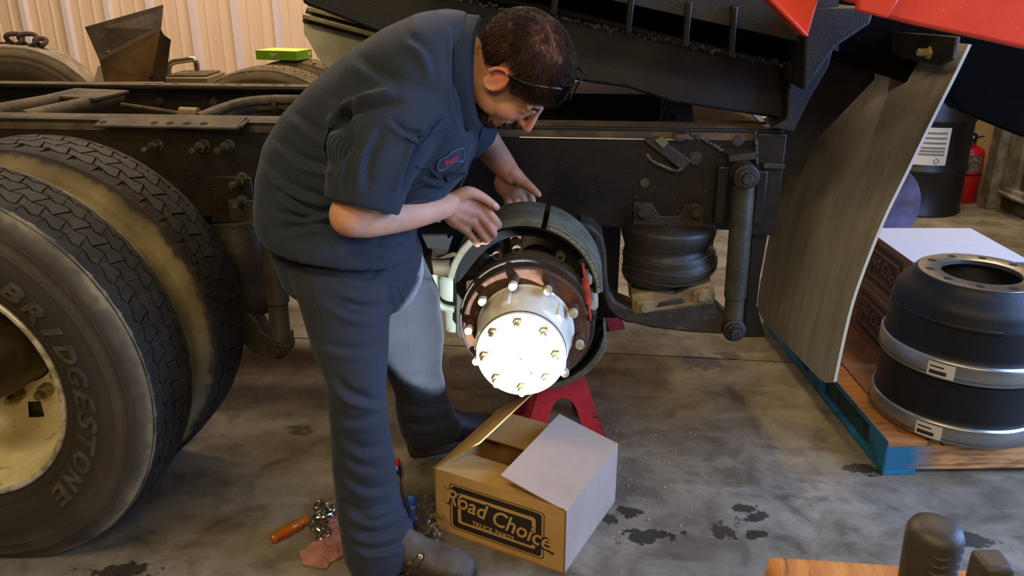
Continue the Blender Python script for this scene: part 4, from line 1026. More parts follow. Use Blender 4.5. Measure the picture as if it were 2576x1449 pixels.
SH_FOLDS = [
    ([(1000, 255), (930, 262), (872, 290), (858, 330)], 12, .016), ([(858, 285), (870, 345), (848, 410)], 15, .026), ([(870, 300), (900, 250), (960, 235)], 10, .006),
    ([(1110, 330), (1070, 350), (1040, 330)], 8, .006), ([(1105, 300), (1060, 350), (1030, 420), (1010, 490)], 10, .008), ([(985, 300), (1020, 330), (1060, 345)], 9, .006),
    ([(700, 350), (760, 400), (840, 420)], 12, .007), ([(670, 400), (720, 460), (810, 500), (830, 520)], 12, .008), ([(690, 470), (760, 520), (840, 530)], 10, .010), ([(700, 535), (770, 545), (835, 530)], 9, .012),
    ([(700, 580), (800, 560), (850, 575)], 12, .007), ([(740, 280), (800, 330), (850, 350)], 14, .006), ([(900, 140), (950, 180), (1000, 200)], 16, .005), ([(1030, 90), (1080, 130), (1100, 190)], 14, .006),
    ([(1000, 500), (1060, 480), (1120, 480), (1160, 460)], 9, .008), ([(1060, 440), (1110, 455), (1150, 435)], 7, .006), ([(960, 330), (930, 400), (920, 470)], 14, .006), ([(890, 360), (880, 430), (860, 490)], 12, .006),
    ([(940, 610), (1000, 590), (1030, 600)], 8, .006), ([(860, 625), (930, 620), (1000, 640)], 9, .005), ([(1140, 60), (1142, 150), (1142, 250), (1170, 330)], 6, .005)]
folds(shirt_me, SH_FOLDS, .0035, 7.0)
# stripes follow the cloth
P = coords(shirt_me); stripe = np.zeros(len(P))
cen = np.array([tuple((at(*b, y) + at(*f, y)) / 2) for b, f, hw, y in TOR]); axs = np.array([tuple((at(*f, y) - at(*b, y)) / 2) for b, f, hw, y in TOR])
bd = np.full(len(P), 1e9)
for i in range(len(cen) - 1):
    d = cen[i + 1] - cen[i]; t = np.clip(((P - cen[i]) @ d) / (d @ d), 0, 1); c = cen[i] + t[:, None] * d; a = axs[i] + t[:, None] * (axs[i + 1] - axs[i])
    dist = np.abs(((P - cen[i]) @ d) / np.sqrt(d @ d) - t * np.sqrt(d @ d)) + .02 * np.linalg.norm(P - c, axis=1)
    s = ((P - c) * a).sum(1) / (a * a).sum(1); m = dist < bd; bd[m] = dist[m]
    stripe[m] = np.arcsin(np.clip(s[m], -1, 1)) * .17
for pts, rad_ in ((sh_r, .112), (sh_l, .10)):
    pp = np.array([tuple(p) for p in lerp_path(pts, 4)]); best = np.full(len(P), 1e9); ang = np.zeros(len(P))
    d0 = pp[-1] - pp[0]; d0 /= np.linalg.norm(d0); xx = np.cross(d0, [0, 1, 0]); xx /= np.linalg.norm(xx); yy = np.cross(d0, xx)
    for i in range(len(pp) - 1):
        d = pp[i + 1] - pp[i]; t = np.clip(((P - pp[i]) @ d) / (d @ d), 0, 1); c = pp[i] + t[:, None] * d; dist = np.linalg.norm(P - c, axis=1)
        m = dist < best; best[m] = dist[m]; r_ = (P - c)[m]; ang[m] = np.arctan2(r_ @ yy, r_ @ xx)
    proj = (P - pp[0]) @ d0
    m = (best < rad_) & (proj > .01); stripe[m] = 5 + ang[m] * .085
at_ = shirt_me.attributes.new('stripe', 'FLOAT', 'POINT'); at_.data.foreach_set('value', stripe.astype(np.float32))
def cloth(name, c1, c2, stripe=None, sc=.0040):
    m = mat(name, c1, .85, 0, c2, 5, .35, .65, .12, 260, .2, bdist=.003)
    nt = m.node_tree; b = nt.nodes['Principled BSDF']; b.inputs['Sheen Weight'].default_value = .1; b.inputs['Sheen Roughness'].default_value = .5
    b.inputs['Sheen Tint'].default_value = (.7, .75, .9, 1)
    if stripe:
        N = nt.nodes.new; L = nt.links.new; a = N('ShaderNodeAttribute'); a.attribute_name = 'stripe'
        q = N('ShaderNodeMath'); q.operation = 'MULTIPLY'; q.inputs[1].default_value = 2 * PI / sc; L(a.outputs['Fac'], q.inputs[0])
        s = N('ShaderNodeMath'); s.operation = 'SINE'; L(q.outputs[0], s.inputs[0])
        r = N('ShaderNodeMapRange'); r.inputs['From Min'].default_value = .1; r.inputs['From Max'].default_value = .8; L(s.outputs[0], r.inputs['Value'])
        mx = N('ShaderNodeMix'); mx.data_type = 'RGBA'; L(r.outputs['Result'], mx.inputs['Factor'])
        src = b.inputs['Base Color'].links[0].from_socket; L(src, mx.inputs['A']); mx.inputs['B'].default_value = lin(stripe); L(mx.outputs['Result'], b.inputs['Base Color'])
    return m
SHIRTM = cloth('navy striped shirt', (38, 44, 52), (32, 37, 44), (55, 62, 71))
PANTM = cloth('navy twill trousers', (51, 54, 61), (44, 47, 54))
bvh_shirt = BVHTree.FromPolygons([v.co.copy() for v in shirt_me.vertices], [tuple(p.vertices) for p in shirt_me.polygons])
def on_cloth(px, py, off, bvh):
    d = ray(px, py).normalized(); loc, nrm, i, dist = bvh.ray_cast(Vector((0, 0, CAMH)), d)
    if loc is None: return at(px, py, 1.75)
    if nrm.dot(d) > 0: nrm = -nrm
    return loc + nrm * off
def decal(outline, off, bvh, nr=5):
    c = Vector((sum(p[0] for p in outline) / len(outline), sum(p[1] for p in outline) / len(outline), 0)); ol = [tuple(p)[:2] for p in lerp_path([Vector((a, b, 0)) for a, b in outline + outline[:1]], 4)][:-1]
    g = MB(); n = len(ol); vs_ = [on_cloth(c.x, c.y, off, bvh)]
    for r in range(1, nr + 1):
        for a, b in ol: vs_.append(on_cloth(c.x + (a - c.x) * r / nr, c.y + (b - c.y) * r / nr, off, bvh))
    for a, b in ol: vs_.append(on_cloth(a, b, -.002, bvh))
    fs = [(0, 1 + (i + 1) % n, 1 + i) for i in range(n)]
    for r in range(nr):
        o = 1 + r * n; fs += [(o + i, o + (i + 1) % n, o + n + (i + 1) % n, o + n + i) for i in range(n)]
    g.add(vs_, fs); return g
def man_part(g, name, m, parent, **k):
    g.v = [tuple(Vector(p) - MO) for p in g.v]; return g.build(name, m, parent, **k)
SHIRT = smooth_tail('work_shirt', shirt_me, SHIRTM, MAN)
tag(SHIRT, 'navy pinstriped short-sleeved work shirt', None)
# collar
inn = [(1206, 44), (1190, 90), (1184, 150), (1184, 210), (1188, 260), (1200, 312)]; out = [(1176, 40), (1150, 90), (1141, 150), (1140, 210), (1146, 265), (1178, 335)]
A = [on_cloth(a, b, .030, bvh_shirt) for a, b in out]; 
A = [at(a, b, y) for (a, b), y in zip(out, (1.90, 1.815, 1.775, 1.765, 1.775, 1.80))]; B = [at(a, b, y) for (a, b), y in zip(inn, (1.90, 1.835, 1.80, 1.79, 1.80, 1.82))]
A = lerp_path(A, 4); B = lerp_path(B, 4)
# the far half of the collar
fo = [Vector((p.x, 2 * 1.92 - p.y, p.z)) for p in A]; fi = [Vector((p.x, 2 * 1.92 - p.y, p.z)) for p in B]
for (X_, Y_) in ((A, B), (fo, fi)):
    g = MB(); n = len(X_); rows = [[X_[i].lerp(Y_[i], s) + Vector((.012 * math.sin(s * PI), -.006 * math.sin(s * PI), .004)) for i in range(n)] for s in (0, .33, .66, 1)]
    rows.append([p + Vector((.006, .012, -.006)) for p in rows[3]]); rows.append([p + Vector((.006, .02, -.004)) for p in rows[0]])
    vs_ = [p for r in rows for p in r]; fs = []
    for r in range(len(rows)):
        a, b = r * n, ((r + 1) % len(rows)) * n; fs += [(a + i, a + i + 1, b + i + 1, b + i) for i in range(n - 1)]
    for e in (0, n - 1): fs.append(tuple(r * n + e for r in range(len(rows))))
    man_part(g.add(vs_, fs), 'collar', SHIRTM, SHIRT, ang=60)
# name patch, its embroidery, pocket flap and button
patch = man_part(decal([(1098, 421), (1102, 404), (1122, 392), (1135, 381), (1152, 373), (1163, 374), (1164, 398), (1158, 404), (1140, 405), (1120, 421), (1103, 427)], .003, bvh_shirt), 'name_patch', mat('patch navy', (36, 40, 58), .8), SHIRT, ang=70)
ol = [(1098, 421), (1102, 404), (1122, 392), (1135, 381), (1152, 373), (1163, 374), (1164, 398), (1158, 404), (1140, 405), (1120, 421), (1103, 427)]
pth = [on_cloth(p.x, p.y, .0042, bvh_shirt) for p in lerp_path([Vector((a, b, 0)) for a, b in ol + ol[:1]], 4)]
man_part(MB().tube(pth[:-1], .0009, 5, closed=True), 'patch_border', mat('border grey', (104, 112, 132), .8), patch)
vs_, fs = text_geo('Shawn', 17, .35, .25); ca, sa = math.cos(rad(-27)), math.sin(rad(-27)); tv = []
for v in vs_:
    x, y = v.x * .86, -v.y; tv.append(on_cloth(1131 + x * ca - y * sa, 402 + x * sa + y * ca, .0046, bvh_shirt))
man_part(MB().add(tv, fs), 'name_embroidery', mat('red thread', (214, 44, 58), .7), patch, smooth=False, fix=False)
def cord(pts, r, off, bvh): return MB().tube([on_cloth(p.x, p.y, off, bvh) for p in lerp_path([Vector((a, b, 0)) for a, b in pts], 6)], r, 6)
man_part(cord([(1046, 420), (1078, 423), (1095, 440), (1112, 444), (1130, 430), (1148, 430), (1166, 411)], .0028, .001, bvh_shirt), 'pocket_flap_edge', SHIRTM, SHIRT)
p = on_cloth(1122, 452, .002, bvh_shirt); man_part(MB().ell(p, ((.0055, 0, 0), (0, .003, 0), (0, 0, .0065)), 12, 8), 'button', mat('black button', (16, 16, 20), .3), SHIRT)
man_part(cord([(1212, 322), (1200, 368), (1184, 408), (1172, 440), (1158, 468)], .0032, .0, bvh_shirt), 'placket_edge', SHIRTM, SHIRT)
man_part(cord([(1110, 300), (1082, 335), (1058, 362), (1020, 345)], .0016, .0008, bvh_shirt), 'seam', SHIRTM, SHIRT)

# ---- trousers
NL = [((760, 560), (940, 590), .09, 1.84), ((724, 650), (985, 670), .105, 1.825), ((745, 720), (983, 740), .112, 1.80), ((782, 840), (979, 850), .105, 1.76), ((818, 940), (976, 930), .09, 1.72), ((830, 1030), (968, 1005), .082, 1.71), ((836, 1130), (984, 1115), .08, 1.70), ((846, 1230), (998, 1225), .083, 1.70), ((855, 1300), (1014, 1290), .086, 1.695), ((860, 1345), (1036, 1335), .092, 1.69), ((868, 1390), (1044, 1372), .09, 1.685), ((884, 1424), (1032, 1404), .082, 1.68)]
FL = [((880, 560), (1020, 580), .09, 2.0), ((850, 650), (1066, 655), .115, 2.05), ((900, 740), (1104, 745), .112, 2.08), ((945, 850), (1119, 850), .10, 2.11), ((975, 935), (1112, 935), .086, 2.13), ((998, 990), (1124, 990), .08, 2.15), ((1000, 1045), (1142, 1040), .085, 2.17), ((1008, 1080), (1156, 1062), .084, 2.18), ((1022, 1106), (1160, 1086), .078, 2.19)]
tr = MB()
tr.loft([srng(at(690, 500, 1.93), at(1030, 545, 1.93), .165), srng(at(684, 560, 1.93), at(1042, 590, 1.93), .178), srng(at(694, 620, 1.93), at(1060, 640, 1.93), .19), srng(at(725, 690, 1.93), at(1062, 700, 1.93), .19), srng(at(780, 745, 1.93), at(1040, 748, 1.93), .15)])
for LG in (NL, FL):
    rg = [srng(at(*a, y), at(*b, y), hw, e=2.2) for a, b, hw, y in LG]
    c = sum(rg[-1], Vector()) / len(rg[-1]); inn_ = [c + (p - c) * .84 for p in rg[-1]]
    tr.loft(rg + [inn_, [p + Vector((0, 0, .035)) for p in inn_]])
tr_me = remesh(tr, .0055, 8)
TR_FOLDS = [([(985, 735), (960, 765), (905, 770), (850, 752)], 10, .009), ([(830, 760), (890, 790), (960, 792)], 11, .007), ([(800, 860), (880, 880), (960, 870)], 12, .006), ([(845, 970), (890, 1000), (950, 1010), (975, 990)], 10, .010), ([(835, 945), (880, 985), (930, 1000)], 11, .008),
            ([(840, 1045), (900, 1060), (960, 1040)], 12, .006), ([(850, 1090), (910, 1130), (975, 1120)], 13, .007), ([(860, 1180), (920, 1230), (990, 1220)], 12, .008), ([(850, 1250), (910, 1290), (985, 1260)], 12, .008), ([(862, 1310), (920, 1345), (990, 1330), (1040, 1300)], 11, .012), ([(868, 1355), (930, 1385), (1000, 1370), (1042, 1345)], 9, .009), ([(880, 1290), (940, 1310), (1005, 1285)], 9, .007),
            ([(990, 640), (1030, 632), (1068, 625)], 7, .010), ([(1000, 700), (1050, 690), (1090, 700)], 11, .006), ([(1010, 960), (1060, 985), (1110, 970)], 9, .010), ([(1005, 1010), (1060, 1030), (1130, 1010)], 9, .011), ([(1010, 1060), (1070, 1075), (1140, 1050)], 8, .010), ([(975, 930), (1030, 950), (1105, 935)], 9, .007), ([(700, 640), (740, 660), (800, 650)], 12, .006), ([(860, 680), (920, 700), (960, 670)], 11, .006), ([(870, 1140), (900, 1170), (960, 1180)], 11, .006)]
folds(tr_me, TR_FOLDS, .0055, 6.0, gain=.95)
bvh_tr = BVHTree.FromPolygons([v.co.copy() for v in tr_me.vertices], [tuple(p.vertices) for p in tr_me.polygons])
TR = smooth_tail('trousers', tr_me, PANTM, MAN); tag(TR, 'navy work trousers', None)
man_part(cord([(776, 640), (786, 700), (800, 760), (815, 800), (820, 840)], .0016, .0004, bvh_tr), 'side_seam', PANTM, TR)
man_part(cord([(1000, 720), (1016, 760), (1026, 820), (1032, 900)], .0014, .0004, bvh_tr), 'inner_seam', PANTM, TR)

# ---- boots
def boot(heel, d, ln, m, sole_m):
    heel = Vector(heel); d = Vector(d).normalized(); sd = Vector((-d.y, d.x, 0)); Z = Vector((0, 0, 1)); g = MB()
    secs = [(0, .052, .08), (.02, .072, .12), (.06, .074, .125), (.10, .076, .125), (.135, .082, .118), (.175, .088, .092), (.22, .098, .076), (.26, .096, .068), (.29, .078, .056), (.305, .046, .036)]
    rg = []
    for t, w, h in secs:
        c = heel + d * (t * ln / .305) + Z * .028; r_ = []
        for k in range(24):
            a = 2 * PI * k / 24; C_, S_ = math.cos(a), math.sin(a)
            x = math.copysign(abs(C_) ** .8, C_) * w / 2; z = (S_ * .5 + .5) ** .9 * h if S_ > -.6 else .2 * (S_ + 1) * h * .5
            r_.append(c + sd * x * (1 if S_ < .2 else 1 - .45 * (S_ - .2)) + Z * max(z, 0))
        rg.append(r_)
    g.loft(rg); g.tube([heel + d * .065 + Z * .06, heel + d * .06 + Z * .17], [.038, .036], 20)
    up = remesh(g, .005, 5); so = MB()
    ol = [(0, .026), (.01, .036), (.05, .041), (.10, .040), (.15, .043), (.21, .052), (.26, .052), (.295, .041), (.318, .018)]
    po = [heel + d * (t * ln / .305 - .004) + sd * w for t, w in ol] + [heel + d * (t * ln / .305 - .004) - sd * w for t, w in reversed(ol)]
    so.prism([p + Z * .001 for p in po], Z * .032)
    return up, so
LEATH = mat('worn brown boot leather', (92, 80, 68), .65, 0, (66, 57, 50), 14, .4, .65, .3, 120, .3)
LEATH_SHADE = mat('shaded boot leather', (40, 33, 28), .55, 0, (28, 23, 20), 14, .4, .65, .3, 120, .3)  # far boot: darker copy of the same leather, shade painted in
SOLE = mat('boot sole', (58, 42, 26), .7, 0, (40, 30, 20), 20, .4, .6, .2, 90)
for (h_, t_, m_, ln) in ((atz(902, 1428), atz(1166, 1470), LEATH, .305), (atz(1032, 1142), atz(1204, 1108), LEATH_SHADE, .30)):
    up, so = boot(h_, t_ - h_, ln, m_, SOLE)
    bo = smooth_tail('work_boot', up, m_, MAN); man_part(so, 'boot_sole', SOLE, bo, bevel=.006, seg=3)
    if m_ is LEATH:
        d = (t_ - h_).normalized(); sd = Vector((d.y, -d.x, 0))
        bb = BVHTree.FromPolygons([v.co + MO for v in up.vertices], [tuple(p.vertices) for p in up.polygons])
        for px, py in ((1031, 1415), (1026, 1442), (1058, 1400)):
            p = on_cloth(px, py, .0015, bb); e = on_cloth(px + 4, py, .0015, bb); f = on_cloth(px, py + 4, .0015, bb); n_ = (e - p).cross(f - p).normalized(); x = (e - p).normalized(); y = n_.cross(x)
            man_part(MB().tube([p + (x * math.cos(t) + y * math.sin(t)) * .0042 for t in [2 * PI * i / 14 for i in range(14)]], .0016, 6, closed=True), 'eyelet', mat('brass eyelet', (226, 202, 150), .25, .9), bo)
        man_part(cord([(1020, 1430), (1044, 1406), (1060, 1392), (1066, 1404), (1050, 1430)], .0016, .0, bb), 'lace', mat('dark lace', (30, 26, 24), .8), bo)

# ---- body: head, neck, torso core, arms, hands (one surface)
body = MB()
rho = rad(26); fa = rad(-63)
F0 = Vector((math.cos(fa), 0, math.sin(fa))); U0 = Vector((-math.sin(fa), 0, math.cos(fa))); S0 = Vector((0, -1, 0))
yw_ = rad(6)
Uv = U0 * math.cos(rho) + S0 * math.sin(rho); Sv = S0 * math.cos(rho) - U0 * math.sin(rho); Fv = F0
Fv, Sv = Fv * math.cos(yw_) + Sv * math.sin(yw_), Sv * math.cos(yw_) - Fv * math.sin(yw_)
HC = at(1302, 183, 1.88); HS = 1.02
def hp(f, s, u): return HC + (Fv * f + Sv * s + Uv * u) * HS
def hell(mb, c, h, n=22, m=14): mb.ell(hp(*c), (Fv * h[0] * HS, Sv * h[1] * HS, Uv * h[2] * HS), n, m)
hell(body, (-.012, 0, .035), (.098, .077, .088)); hell(body, (.028, 0, -.03), (.068, .063, .088)); hell(body, (.055, 0, -.098), (.036, .036, .026))
for s in (-1, 1):
    hell(body, (.012, s * .044, -.068), (.05, .022, .032)); hell(body, (.072, s * .033, .020), (.022, .028, .012)); hell(body, (.050, s * .040, -.036), (.036, .023, .034))
    hell(body, (.081, s * .031, .0), (.010, .015, .009))
    hell(body, (-.008, s * .080, -.008), (.019, .008, .030)); 
    body.tube([hp(-.008 + .021 * math.cos(t), s * (.087 + .006 * math.sin(t * .5)), -.006 + .033 * math.sin(t)) for t in [rad(-130 + i * 17) for i in range(20)]], .0055, 8)
body.tube([hp(.086, 0, .022), hp(.098, 0, 0), hp(.113, 0, -.022), hp(.120, 0, -.034)], [.009, .0092, .0105, .0108], 12); body.ball(hp(.119, 0, -.034), .0112); 
hell(body, (.104, 0, -.037), (.012, .015, .0085))
hell(body, (.092, 0, -.065), (.012, .024, .008)); hell(body, (.090, 0, -.078), (.011, .021, .008)); hell(body, (.07, 0, -.07), (.03, .034, .03))
limb(body, [hp(-.03, 0, -.03), hp(-.025, 0, -.08), at(1165, 170, 1.92), at(1110, 170, 1.93)], [.062, .060, .066, .08])
limb(body, [at(1110, 170, 1.93), at(950, 300, 1.93), at(860, 460, 1.93), at(860, 590, 1.93)], [.11, .12, .10, .09])
limb(body, [at(1080, 200, 1.93), at(1040, 265, 1.80), at(970, 400, 1.715), at(882, 542, 1.672)], [.07, .062, .056, .047])
limb(body, [at(880, 545, 1.672), at(930, 548, 1.72), at(1030, 538, 1.80), at(1125, 516, 1.885)], [.044, .044, .037, .029])
# left arm
limb(body, [at(1110, 200, 1.93), at(1150, 290, 2.12), at(1200, 330, 2.22)], [.07, .06, .05])
limb(body, [at(1196, 320, 2.22), at(1225, 362, 2.22), at(1258, 405, 2.20), at(1284, 438, 2.185)], [.044, .042, .036, .029])
# legs, hidden in the trousers
for LG in (NL, FL):
    cc_ = [(at(*a, y) + at(*b, y)) / 2 for a, b, hw, y in LG]
    limb(body, [at(880, 560, 1.93)] + [cc_[0].lerp(cc_[1], .3), cc_[3], cc_[6], cc_[-1]], [.08, .07, .05, .045, .035])
# right hand: back of the hand to the camera, fingers closed over the web of the shoe
def finger(pts, rr): limb(body, pts, rr, 12, 3)
def flatell(c, e1, e2, th, n=20): 
    """palm slab: centre, two half-axis points"""
    a1, a2 = Vector(e1) - Vector(c), Vector(e2) - Vector(c); nn = a1.cross(a2).normalized(); body.ell(c, (a1, a2, nn * th), n, 12)
Wr = at(1122, 517, 1.885)
for k in range(4):   # metacarpals make the back of the hand
    mcp = [at(1207, 511, 1.945), at(1203, 536, 1.938), at(1191, 558, 1.937), at(1172, 577, 1.94)][k]
    w0 = [at(1132, 505, 1.895), at(1128, 515, 1.89), at(1126, 524, 1.89), at(1126, 533, 1.895)][k]
    limb(body, [w0, w0.lerp(mcp, .55), mcp], [.019, .0185, .0135], 14, 3)
    pip = [at(1241, 549, 1.945), at(1236, 577, 1.945), at(1217, 593, 1.95), at(1193, 603, 1.955)][k]
    dip = [at(1254, 566, 1.972), at(1241, 592, 1.975), at(1224, 606, 1.98), at(1201, 614, 1.98)][k]
    tip = [at(1247, 572, 1.995), at(1233, 597, 1.998), at(1217, 608, 2.0), at(1198, 612, 2.0)][k]
    r = (.0112, .0112, .0106, .0096)[k]; finger([mcp, pip, dip, tip], [r * 1.12, r * 1.05, r * .92, r * .8])
flatell(at(1160, 532, 1.915), at(1205, 540, 1.942), at(1150, 578, 1.92), .017)
finger([at(1140, 500, 1.90), at(1176, 484, 1.905), at(1210, 494, 1.915), at(1238, 513, 1.93), at(1250, 522, 1.935)], [.018, .0165, .0125, .0112, .0088])
# left hand: palm towards us, thumb lying on top of the lining, fingers down the far edge
w2 = at(1284, 438, 2.185)
for k in range(4):
    mcp = [at(1330, 478, 2.235), at(1312, 490, 2.235), at(1294, 497, 2.23), at(1275, 499, 2.225)][k]; w0 = w2 + Vector(((1.5 - k) * .010, 0, 0))
    limb(body, [w0, w0.lerp(mcp, .55), mcp], [.019, .0185, .013], 14, 3)
    pip = mcp + Vector((.012, .012, -.042)); tip = pip + Vector((.008, -.002, -.04)); finger([mcp, pip, tip], [.0125, .0112, .009])
flatell(at(1282, 466, 2.205), at(1290, 500, 2.23), at(1322, 462, 2.21), .02)
finger([w2 + Vector((.006, -.01, .006)), at(1312, 455, 2.175), at(1330, 468, 2.165), at(1347, 483, 2.155), at(1356, 490, 2.15)], [.021, .0185, .0135, .0115, .0085])
body_me = remesh(body, .0034, 6)
bvh_b = BVHTree.FromPolygons([v.co.copy() for v in body_me.vertices], [tuple(p.vertices) for p in body_me.polygons])
SKIN = mat('skin', (218, 162, 126), .55, 0, (204, 144, 112), 14, .35, .65, .12, 260, .35, bdist=.002)
sk = SKIN.node_tree.nodes['Principled BSDF']; sk.inputs['Subsurface Weight'].default_value = .12; sk.inputs['Subsurface Radius'].default_value = (.012, .004, .002); sk.inputs['Subsurface Scale'].default_value = .5
# redder, grimier hands and ears: a vertex colour of the skin itself
P = coords(body_me)
def near(c, r, p=2.0): return np.clip(1 - (np.linalg.norm(P - np.array(tuple(c)), axis=1) / r) ** p, 0, 1)
grime = np.maximum(near(at(1195, 550, 1.94), .105), near(at(1305, 462, 2.19), .10)); grime = np.maximum(grime, .75 * near(at(1235, 372, 2.21), .10)); grime = np.maximum(grime, .9*near(at(1275, 425, 2.19), .06))
red = np.maximum(1.7 * near(hp(-.008, .088, .010), .042), near(hp(.115, 0, -.03), .035)); red = np.maximum(red, .5 * near(hp(.07, .04, -.03), .04))
for nm, ar in (('grime', grime), ('red', red)):
    a_ = body_me.attributes.new(nm, 'FLOAT', 'POINT'); a_.data.foreach_set('value', ar.astype(np.float32))
nt = SKIN.node_tree; src = sk.inputs['Base Color'].links[0].from_socket
gn = nt.nodes.new('ShaderNodeTexNoise'); gn.inputs['Scale'].default_value = 38; gn.inputs['Detail'].default_value = 6
tcn = [n for n in nt.nodes if n.type == 'TEX_COORD'][0]; nt.links.new(tcn.outputs['Object'], gn.inputs['Vector'])
for nm, c, mul in (('grime', (150, 96, 72), .8), ('red', (212, 112, 92), .45)):
    a_ = nt.nodes.new('ShaderNodeAttribute'); a_.attribute_name = nm
    q = nt.nodes.new('ShaderNodeMath'); q.operation = 'MULTIPLY'; q.inputs[1].default_value = mul; nt.links.new(a_.outputs['Fac'], q.inputs[0])
    if nm == 'grime':
        r_ = nt.nodes.new('ShaderNodeMapRange'); r_.inputs['From Min'].default_value = .3; r_.inputs['From Max'].default_value = .6; r_.inputs['To Min'].default_value = .55; nt.links.new(gn.outputs['Fac'], r_.inputs['Value'])
        q2 = nt.nodes.new('ShaderNodeMath'); q2.operation = 'MULTIPLY'; nt.links.new(q.outputs[0], q2.inputs[0]); nt.links.new(r_.outputs['Result'], q2.inputs[1]); q = q2
    mx = nt.nodes.new('ShaderNodeMix'); mx.data_type = 'RGBA'; nt.links.new(q.outputs[0], mx.inputs['Factor']); nt.links.new(src, mx.inputs['A']); mx.inputs['B'].default_value = lin(c); src = mx.outputs['Result']
nt.links.new(src, sk.inputs['Base Color'])
BODY = smooth_tail('body', body_me, SKIN, MAN)
# thumb nail of the right hand
g = decal([(1240, 513), (1247, 511), (1252, 516), (1252, 523), (1247, 525), (1241, 520)], .0012, bvh_b, 3); man_part(g, 'thumb_nail', mat('nail', (204, 146, 118), .4), BODY, ang=70)

# ---- hair
HAIR = mat('dark brown hair', (64, 41, 26), .6, 0, (42, 27, 17), 30, .4, .62, .35, 130, .2, stretch=(1, 1, 1))
def hair_mask(f, s, u):
    """1 where hair grows (unit direction in the head frame)"""
    front = .62 - .25 * max(0, f)      # hairline height on the forehead
    m = 1.0
    if f > .40: m = min(m, (u - (-.26 + .75 * (f - .40))) * 6)
    elif f > .16: m = min(m, (u + .26) * 6)
    elif f > -.22: m = min(m, (u + .02) * 6)
    else: m = min(m, (u + .55) * 6)
    return max(0, min(1, m))
g = MB(); n_, m_ = 72, 44; vs_ = []
ctr = (-.012, 0, .03)
for j in range(m_ + 1):
    ph = PI * j / m_
    for i in range(n_):
        t = 2 * PI * i / n_; f, s, u = math.sin(ph) * math.cos(t), math.sin(ph) * math.sin(t), math.cos(ph)
        k = hair_mask(f, s, u); v = Vector((f, s, u))
        lump = noise.noise(v * 5) * .006 + noise.noise(v * 13) * .004 + abs(noise.noise(v * 24)) * .003
        off = -.014 + k * (.026 + lump + .003 * max(0, -f))
        vs_.append(hp(ctr[0] + f * (.098 + off), ctr[1] + s * (.079 + off), ctr[2] + u * (.090 + off)))
fs = [(j * n_ + i, j * n_ + (i + 1) % n_, (j + 1) * n_ + (i + 1) % n_, (j + 1) * n_ + i) for j in range(m_) for i in range(n_)]
hair = man_part(g.add(vs_, fs), 'hair', HAIR, MAN, ang=80)
# thin spot: scalp shows through at the crown
hm = hair.data; hb = BVHTree.FromPolygons([v.co + MO for v in hm.vertices], [tuple(p.vertices) for p in hm.polygons])
spot = on_cloth(1384, 112, 0, hb)
sa_ = hm.attributes.new('scalp', 'FLOAT', 'POINT')
sa_.data.foreach_set('value', [max(0.0, 1 - ((v.co + MO - spot).length / .052) ** 1.6) for v in hm.vertices])
HCAP = HAIR.copy(); HCAP.name = 'hair over scalp'; hm.materials[0] = HCAP
nt = HCAP.node_tree; b = nt.nodes['Principled BSDF']; a_ = nt.nodes.new('ShaderNodeAttribute'); a_.attribute_name = 'scalp'
mx = nt.nodes.new('ShaderNodeMix'); mx.data_type = 'RGBA'; nt.links.new(a_.outputs['Fac'], mx.inputs['Factor']); nt.links.new(b.inputs['Base Color'].links[0].from_socket, mx.inputs['A']); mx.inputs['B'].default_value = lin((122, 74, 54)); nt.links.new(mx.outputs['Result'], b.inputs['Base Color'])
# locks lying over it
random.seed(21); g = MB()
def head_surf(f, s, u, off): return hp(ctr[0] + f * (.098 + off), ctr[1] + s * (.079 + off), ctr[2] + u * (.090 + off))
cw = Vector((-.55, .1, .83)).normalized()
for k in range(15000):
    v = Vector((random.gauss(0, 1), random.gauss(0, 1), random.gauss(0, 1))).normalized()
    if hair_mask(*v) < .55: continue
    if random.random() < 1.15 - (head_surf(v.x, v.y, v.z, .016) - spot).length / .05 and random.random() < .9: continue
    fl = (v - cw); fl = fl - v * fl.dot(v)
    if fl.length < .05: fl = Vector((random.uniform(-1, 1), random.uniform(-1, 1), 0))
    fl = fl.normalized() + Vector((random.uniform(-.25, .25), random.uniform(-.25, .25), random.uniform(-.25, .25))); fl = (fl - v * fl.dot(v)).normalized()
    L_ = random.uniform(.22, .42); pts = []; bend = random.uniform(-.4, .4); sd_ = v.cross(fl); lift = random.uniform(.0, .005)
    for q_ in range(5):
        s_ = q_ / 4; d_ = (v + fl * L_ * s_ + sd_ * bend * .25 * s_ * s_).normalized()
        if hair_mask(*d_) < .25: break
        pts.append(head_surf(d_.x, d_.y, d_.z, .011 + (.004 + lift) * math.sin(s_ * PI * .85) + random.uniform(-.0008, .0008)))
    if len(pts) < 3: continue
    w_ = random.uniform(.00035, .00075); g.tube(pts, [w_, w_ * 1.1, w_, w_ * .7, w_ * .15][:len(pts) - 1] + [w_ * .15], 4, cap=False)
for k in range(420):   # beard and moustache
    a = random.uniform(-1, 1)
    if random.random() < .7: f, s, u = .075 - .02 * abs(a) + random.uniform(-.035, .012), a * .034, -.108 + random.uniform(-.016, .012) + .02 * abs(a)
    else: f, s, u = .098 - .01 * abs(a), a * .026, -.056 + random.uniform(-.004, .004) - .012 * abs(a)
    p = hp(f, s, u); loc, nrm, i_, d_ = bvh_b.find_nearest(p)
    if loc is None: continue
    out_ = (loc - hp(0, 0, -.04)).normalized(); dn_ = (out_ * .5 - Uv * .6 + Vector((random.uniform(-.5, .5), random.uniform(-.5, .5), random.uniform(-.5, .5)))).normalized()
    g.tube([loc - out_ * .001, loc + out_ * .004 + dn_ * .003, loc + out_ * .005 + dn_ * .011], [.0009, .0008, .0002], 4, cap=False)
